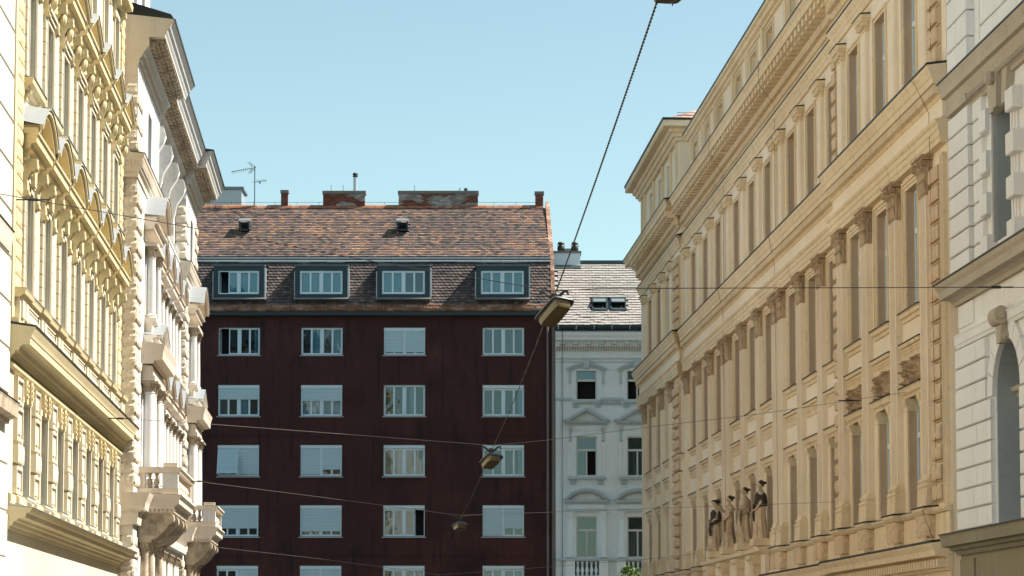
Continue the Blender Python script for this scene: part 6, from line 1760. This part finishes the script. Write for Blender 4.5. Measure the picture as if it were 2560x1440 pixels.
    # hair: cap and knot
    b = MB(F); prof = [(1.70, .094), (1.735, .096), (1.77, .085), (1.80, .06), (1.82, .02)]; hs = []
    for zz, r in prof:
        for i in range(14):
            a = 2*math.pi*i/14; hs.append(T(r*.92*math.cos(a)*(1+.05*math.sin(i*3)), r*1.1*math.sin(a)-.012, zz+((.03 if math.sin(a) > 0 else .10)*math.sin(a) if zz < 1.75 else 0)))
    b.add(hs, [(j*14+i, j*14+(i+1) % 14, (j+1)*14+(i+1) % 14, (j+1)*14+i) for j in range(4) for i in range(14)] + [tuple(range(14))[::-1], tuple(range(56, 70))])
    kr = .05
    ks = []
    for j in range(7):
        ph = math.pi*j/6
        for i in range(10): a = 2*math.pi*i/10; ks.append(T(kr*math.sin(ph)*math.cos(a), -.135+kr*math.sin(ph)*math.sin(a), 1.735+kr*math.cos(ph)))
    b.add(ks, [(j*10+i, j*10+(i+1) % 10, (j+1)*10+(i+1) % 10, (j+1)*10+i) for j in range(6) for i in range(10)])
    if idx == 0: b.add([T(x, y, zz) for x, y, zz in ((-.13, .16, 1.745), (.13, .16, 1.745), (.13, -.12, 1.765), (-.13, -.12, 1.765), (-.10, .10, 1.80), (.10, .10, 1.80), (.10, -.1, 1.83), (-.10, -.1, 1.83))], [(0, 1, 2, 3), (4, 5, 6, 7), (0, 1, 5, 4), (1, 2, 6, 5), (2, 3, 7, 6), (3, 0, 4, 7)])
    put(b, 'hair', 'statd', st, smooth=True)
    # mantle over the shoulders and hanging end
    b = MB(F); g = []; K = 20
    span = {0: (.0, 2*math.pi), 1: (2.6, 6.9), 2: (.3, 6.0), 3: (.0, 2*math.pi)}[idx]
    zs = [(1.45, 1.06), (1.36, 1.16), (1.22, 1.22), (1.08, 1.28), (.98, 1.30)] if cloth else [(1.45, 1.05), (1.36, 1.12), (1.25, 1.12)]
    for zz, sc_ in zs:
        for i in range(K+1):
            a = span[0]+(span[1]-span[0])*i/K; bs = .20 if zz < 1.42 else .13; bn = .15 if zz < 1.42 else .11
            f = sc_*(1+.07*math.sin(a*9+zz*6+idx)); dz = .10*math.sin(a) if zz < 1.3 else 0
            g.append(T(bs*f*math.cos(a), bn*f*math.sin(a), zz-dz*(.8 if idx == 0 else .5)))
    b.add(g, [(j*(K+1)+i, j*(K+1)+i+1, (j+1)*(K+1)+i+1, (j+1)*(K+1)+i) for j in range(len(zs)-1) for i in range(K)])
    # hanging swag from the forearm
    g = []
    for j in range(6):
        zz = 1.08-.10*j
        for i in range(9): u = i/8; g.append(T(-.20+.30*u+.01*j, .19+.045*math.sin(u*math.pi)+.022*math.sin(u*16+j*.6), zz-.08*abs(u-.4)*j*.5))
    b.add(g, [(j*9+i, j*9+i+1, (j+1)*9+i+1, (j+1)*9+i) for j in range(5) for i in range(8)])
    put(b, 'mantle', 'statd' if idx in (0, 3) else 'stat', st, smooth=True)
statue(3, 76.55, 'right-hand stone woman over the portal, dark mantle round her shoulders, hair in a knot', rad(-14), 0, 2, True)
statue(2, 79.85, 'second stone woman from the right over the portal, holding a dark bundle before her', rad(6), 0, 0, True)
statue(1, 83.2, 'second stone woman from the left over the portal, short-haired, one hand raised', rad(-8), 0, 1, False)
statue(0, 86.6, 'left-hand stone woman over the portal, flat hat and dark wrap', rad(4), 0, 0, True)

# ---------------------------------------------------------------- street tree whose top just shows
F = FS
tr_ = thing('street_tree', F, (5.45, -114.5, GZ), 'young leafy street tree, only its yellow-green tip showing at the bottom below the pale house', 'tree')
b = MB(F); b.tube([(5.45, -114.5, GZ), (5.5, -114.5, .4), (5.42, -114.5, 2.0), (5.5, -114.5, 3.3)], [.13, .10, .07, .03], 8)
random.seed(3)
tips = []
for i in range(16):
    a = random.random()*6.28; z = random.uniform(.3, 2.8); L = random.uniform(.6, 1.25)*(1.3-z*.22)
    e = (5.45+math.cos(a)*L, -114.5+math.sin(a)*L, z+random.uniform(.4, .9)); b.tube([(5.45, -114.5, z), ((5.45+e[0])/2, (-114.5+e[1])/2, (z+e[2])/2+.05), e], [.035, .022, .01], 5); tips.append(e)
put(b, 'trunk', 'bark', tr_)
b = MB(F)
for i in range(5200):
    a = random.random()*6.28; u = random.random()**.5; zz = random.uniform(.2, 3.85); R_ = 1.35*math.sin(min(1, max(.0, (zz+.6)/4.6))*math.pi)**.7
    x, n_ = 5.45+R_*u*math.cos(a), -114.5+R_*u*math.sin(a)
    if noise.noise(Vector((x*2.2, n_*2.2, zz*2.2))) < -.12: continue
    p = Vector((x, n_, zz)); d = Vector((random.uniform(-1, 1), random.uniform(-1, 1), random.uniform(-.6, .9))).normalized()*.075; q = Vector((random.uniform(-1, 1), random.uniform(-1, 1), random.uniform(-1, 1))).cross(d).normalized()*.032
    b.add([p-d, p+q, p+d, p-q], [(0, 1, 2, 3)])
put(b, 'crown', 'leaf', tr_)
# quiet backdrop houses that close the side streets
for nm, x0, x1, y0, y1, h, mt, lb in (('side_street_house', -62, -26, 119, 135, 15, 'beige', 'plain beige house down the side street, behind the white palace'), ('side_street_house', 19.5, 60, 119, 135, 15.5, 'cream', 'plain cream house down the side street, behind the tan building')):
    b = MB(F).box(x0, x1, -y1, -y0, GZ, h-EYE); o = put(b, nm, mt, None, lb, None, cat='house')
    for r in range(4):
        for c in range(8): x = x0+2.2+c*4.2; put(MB(F).box(x, x+1.2, -y0-.02, -y0+.02, 1+r*3.4, 2.9+r*3.4), 'window', 'glassd', o)
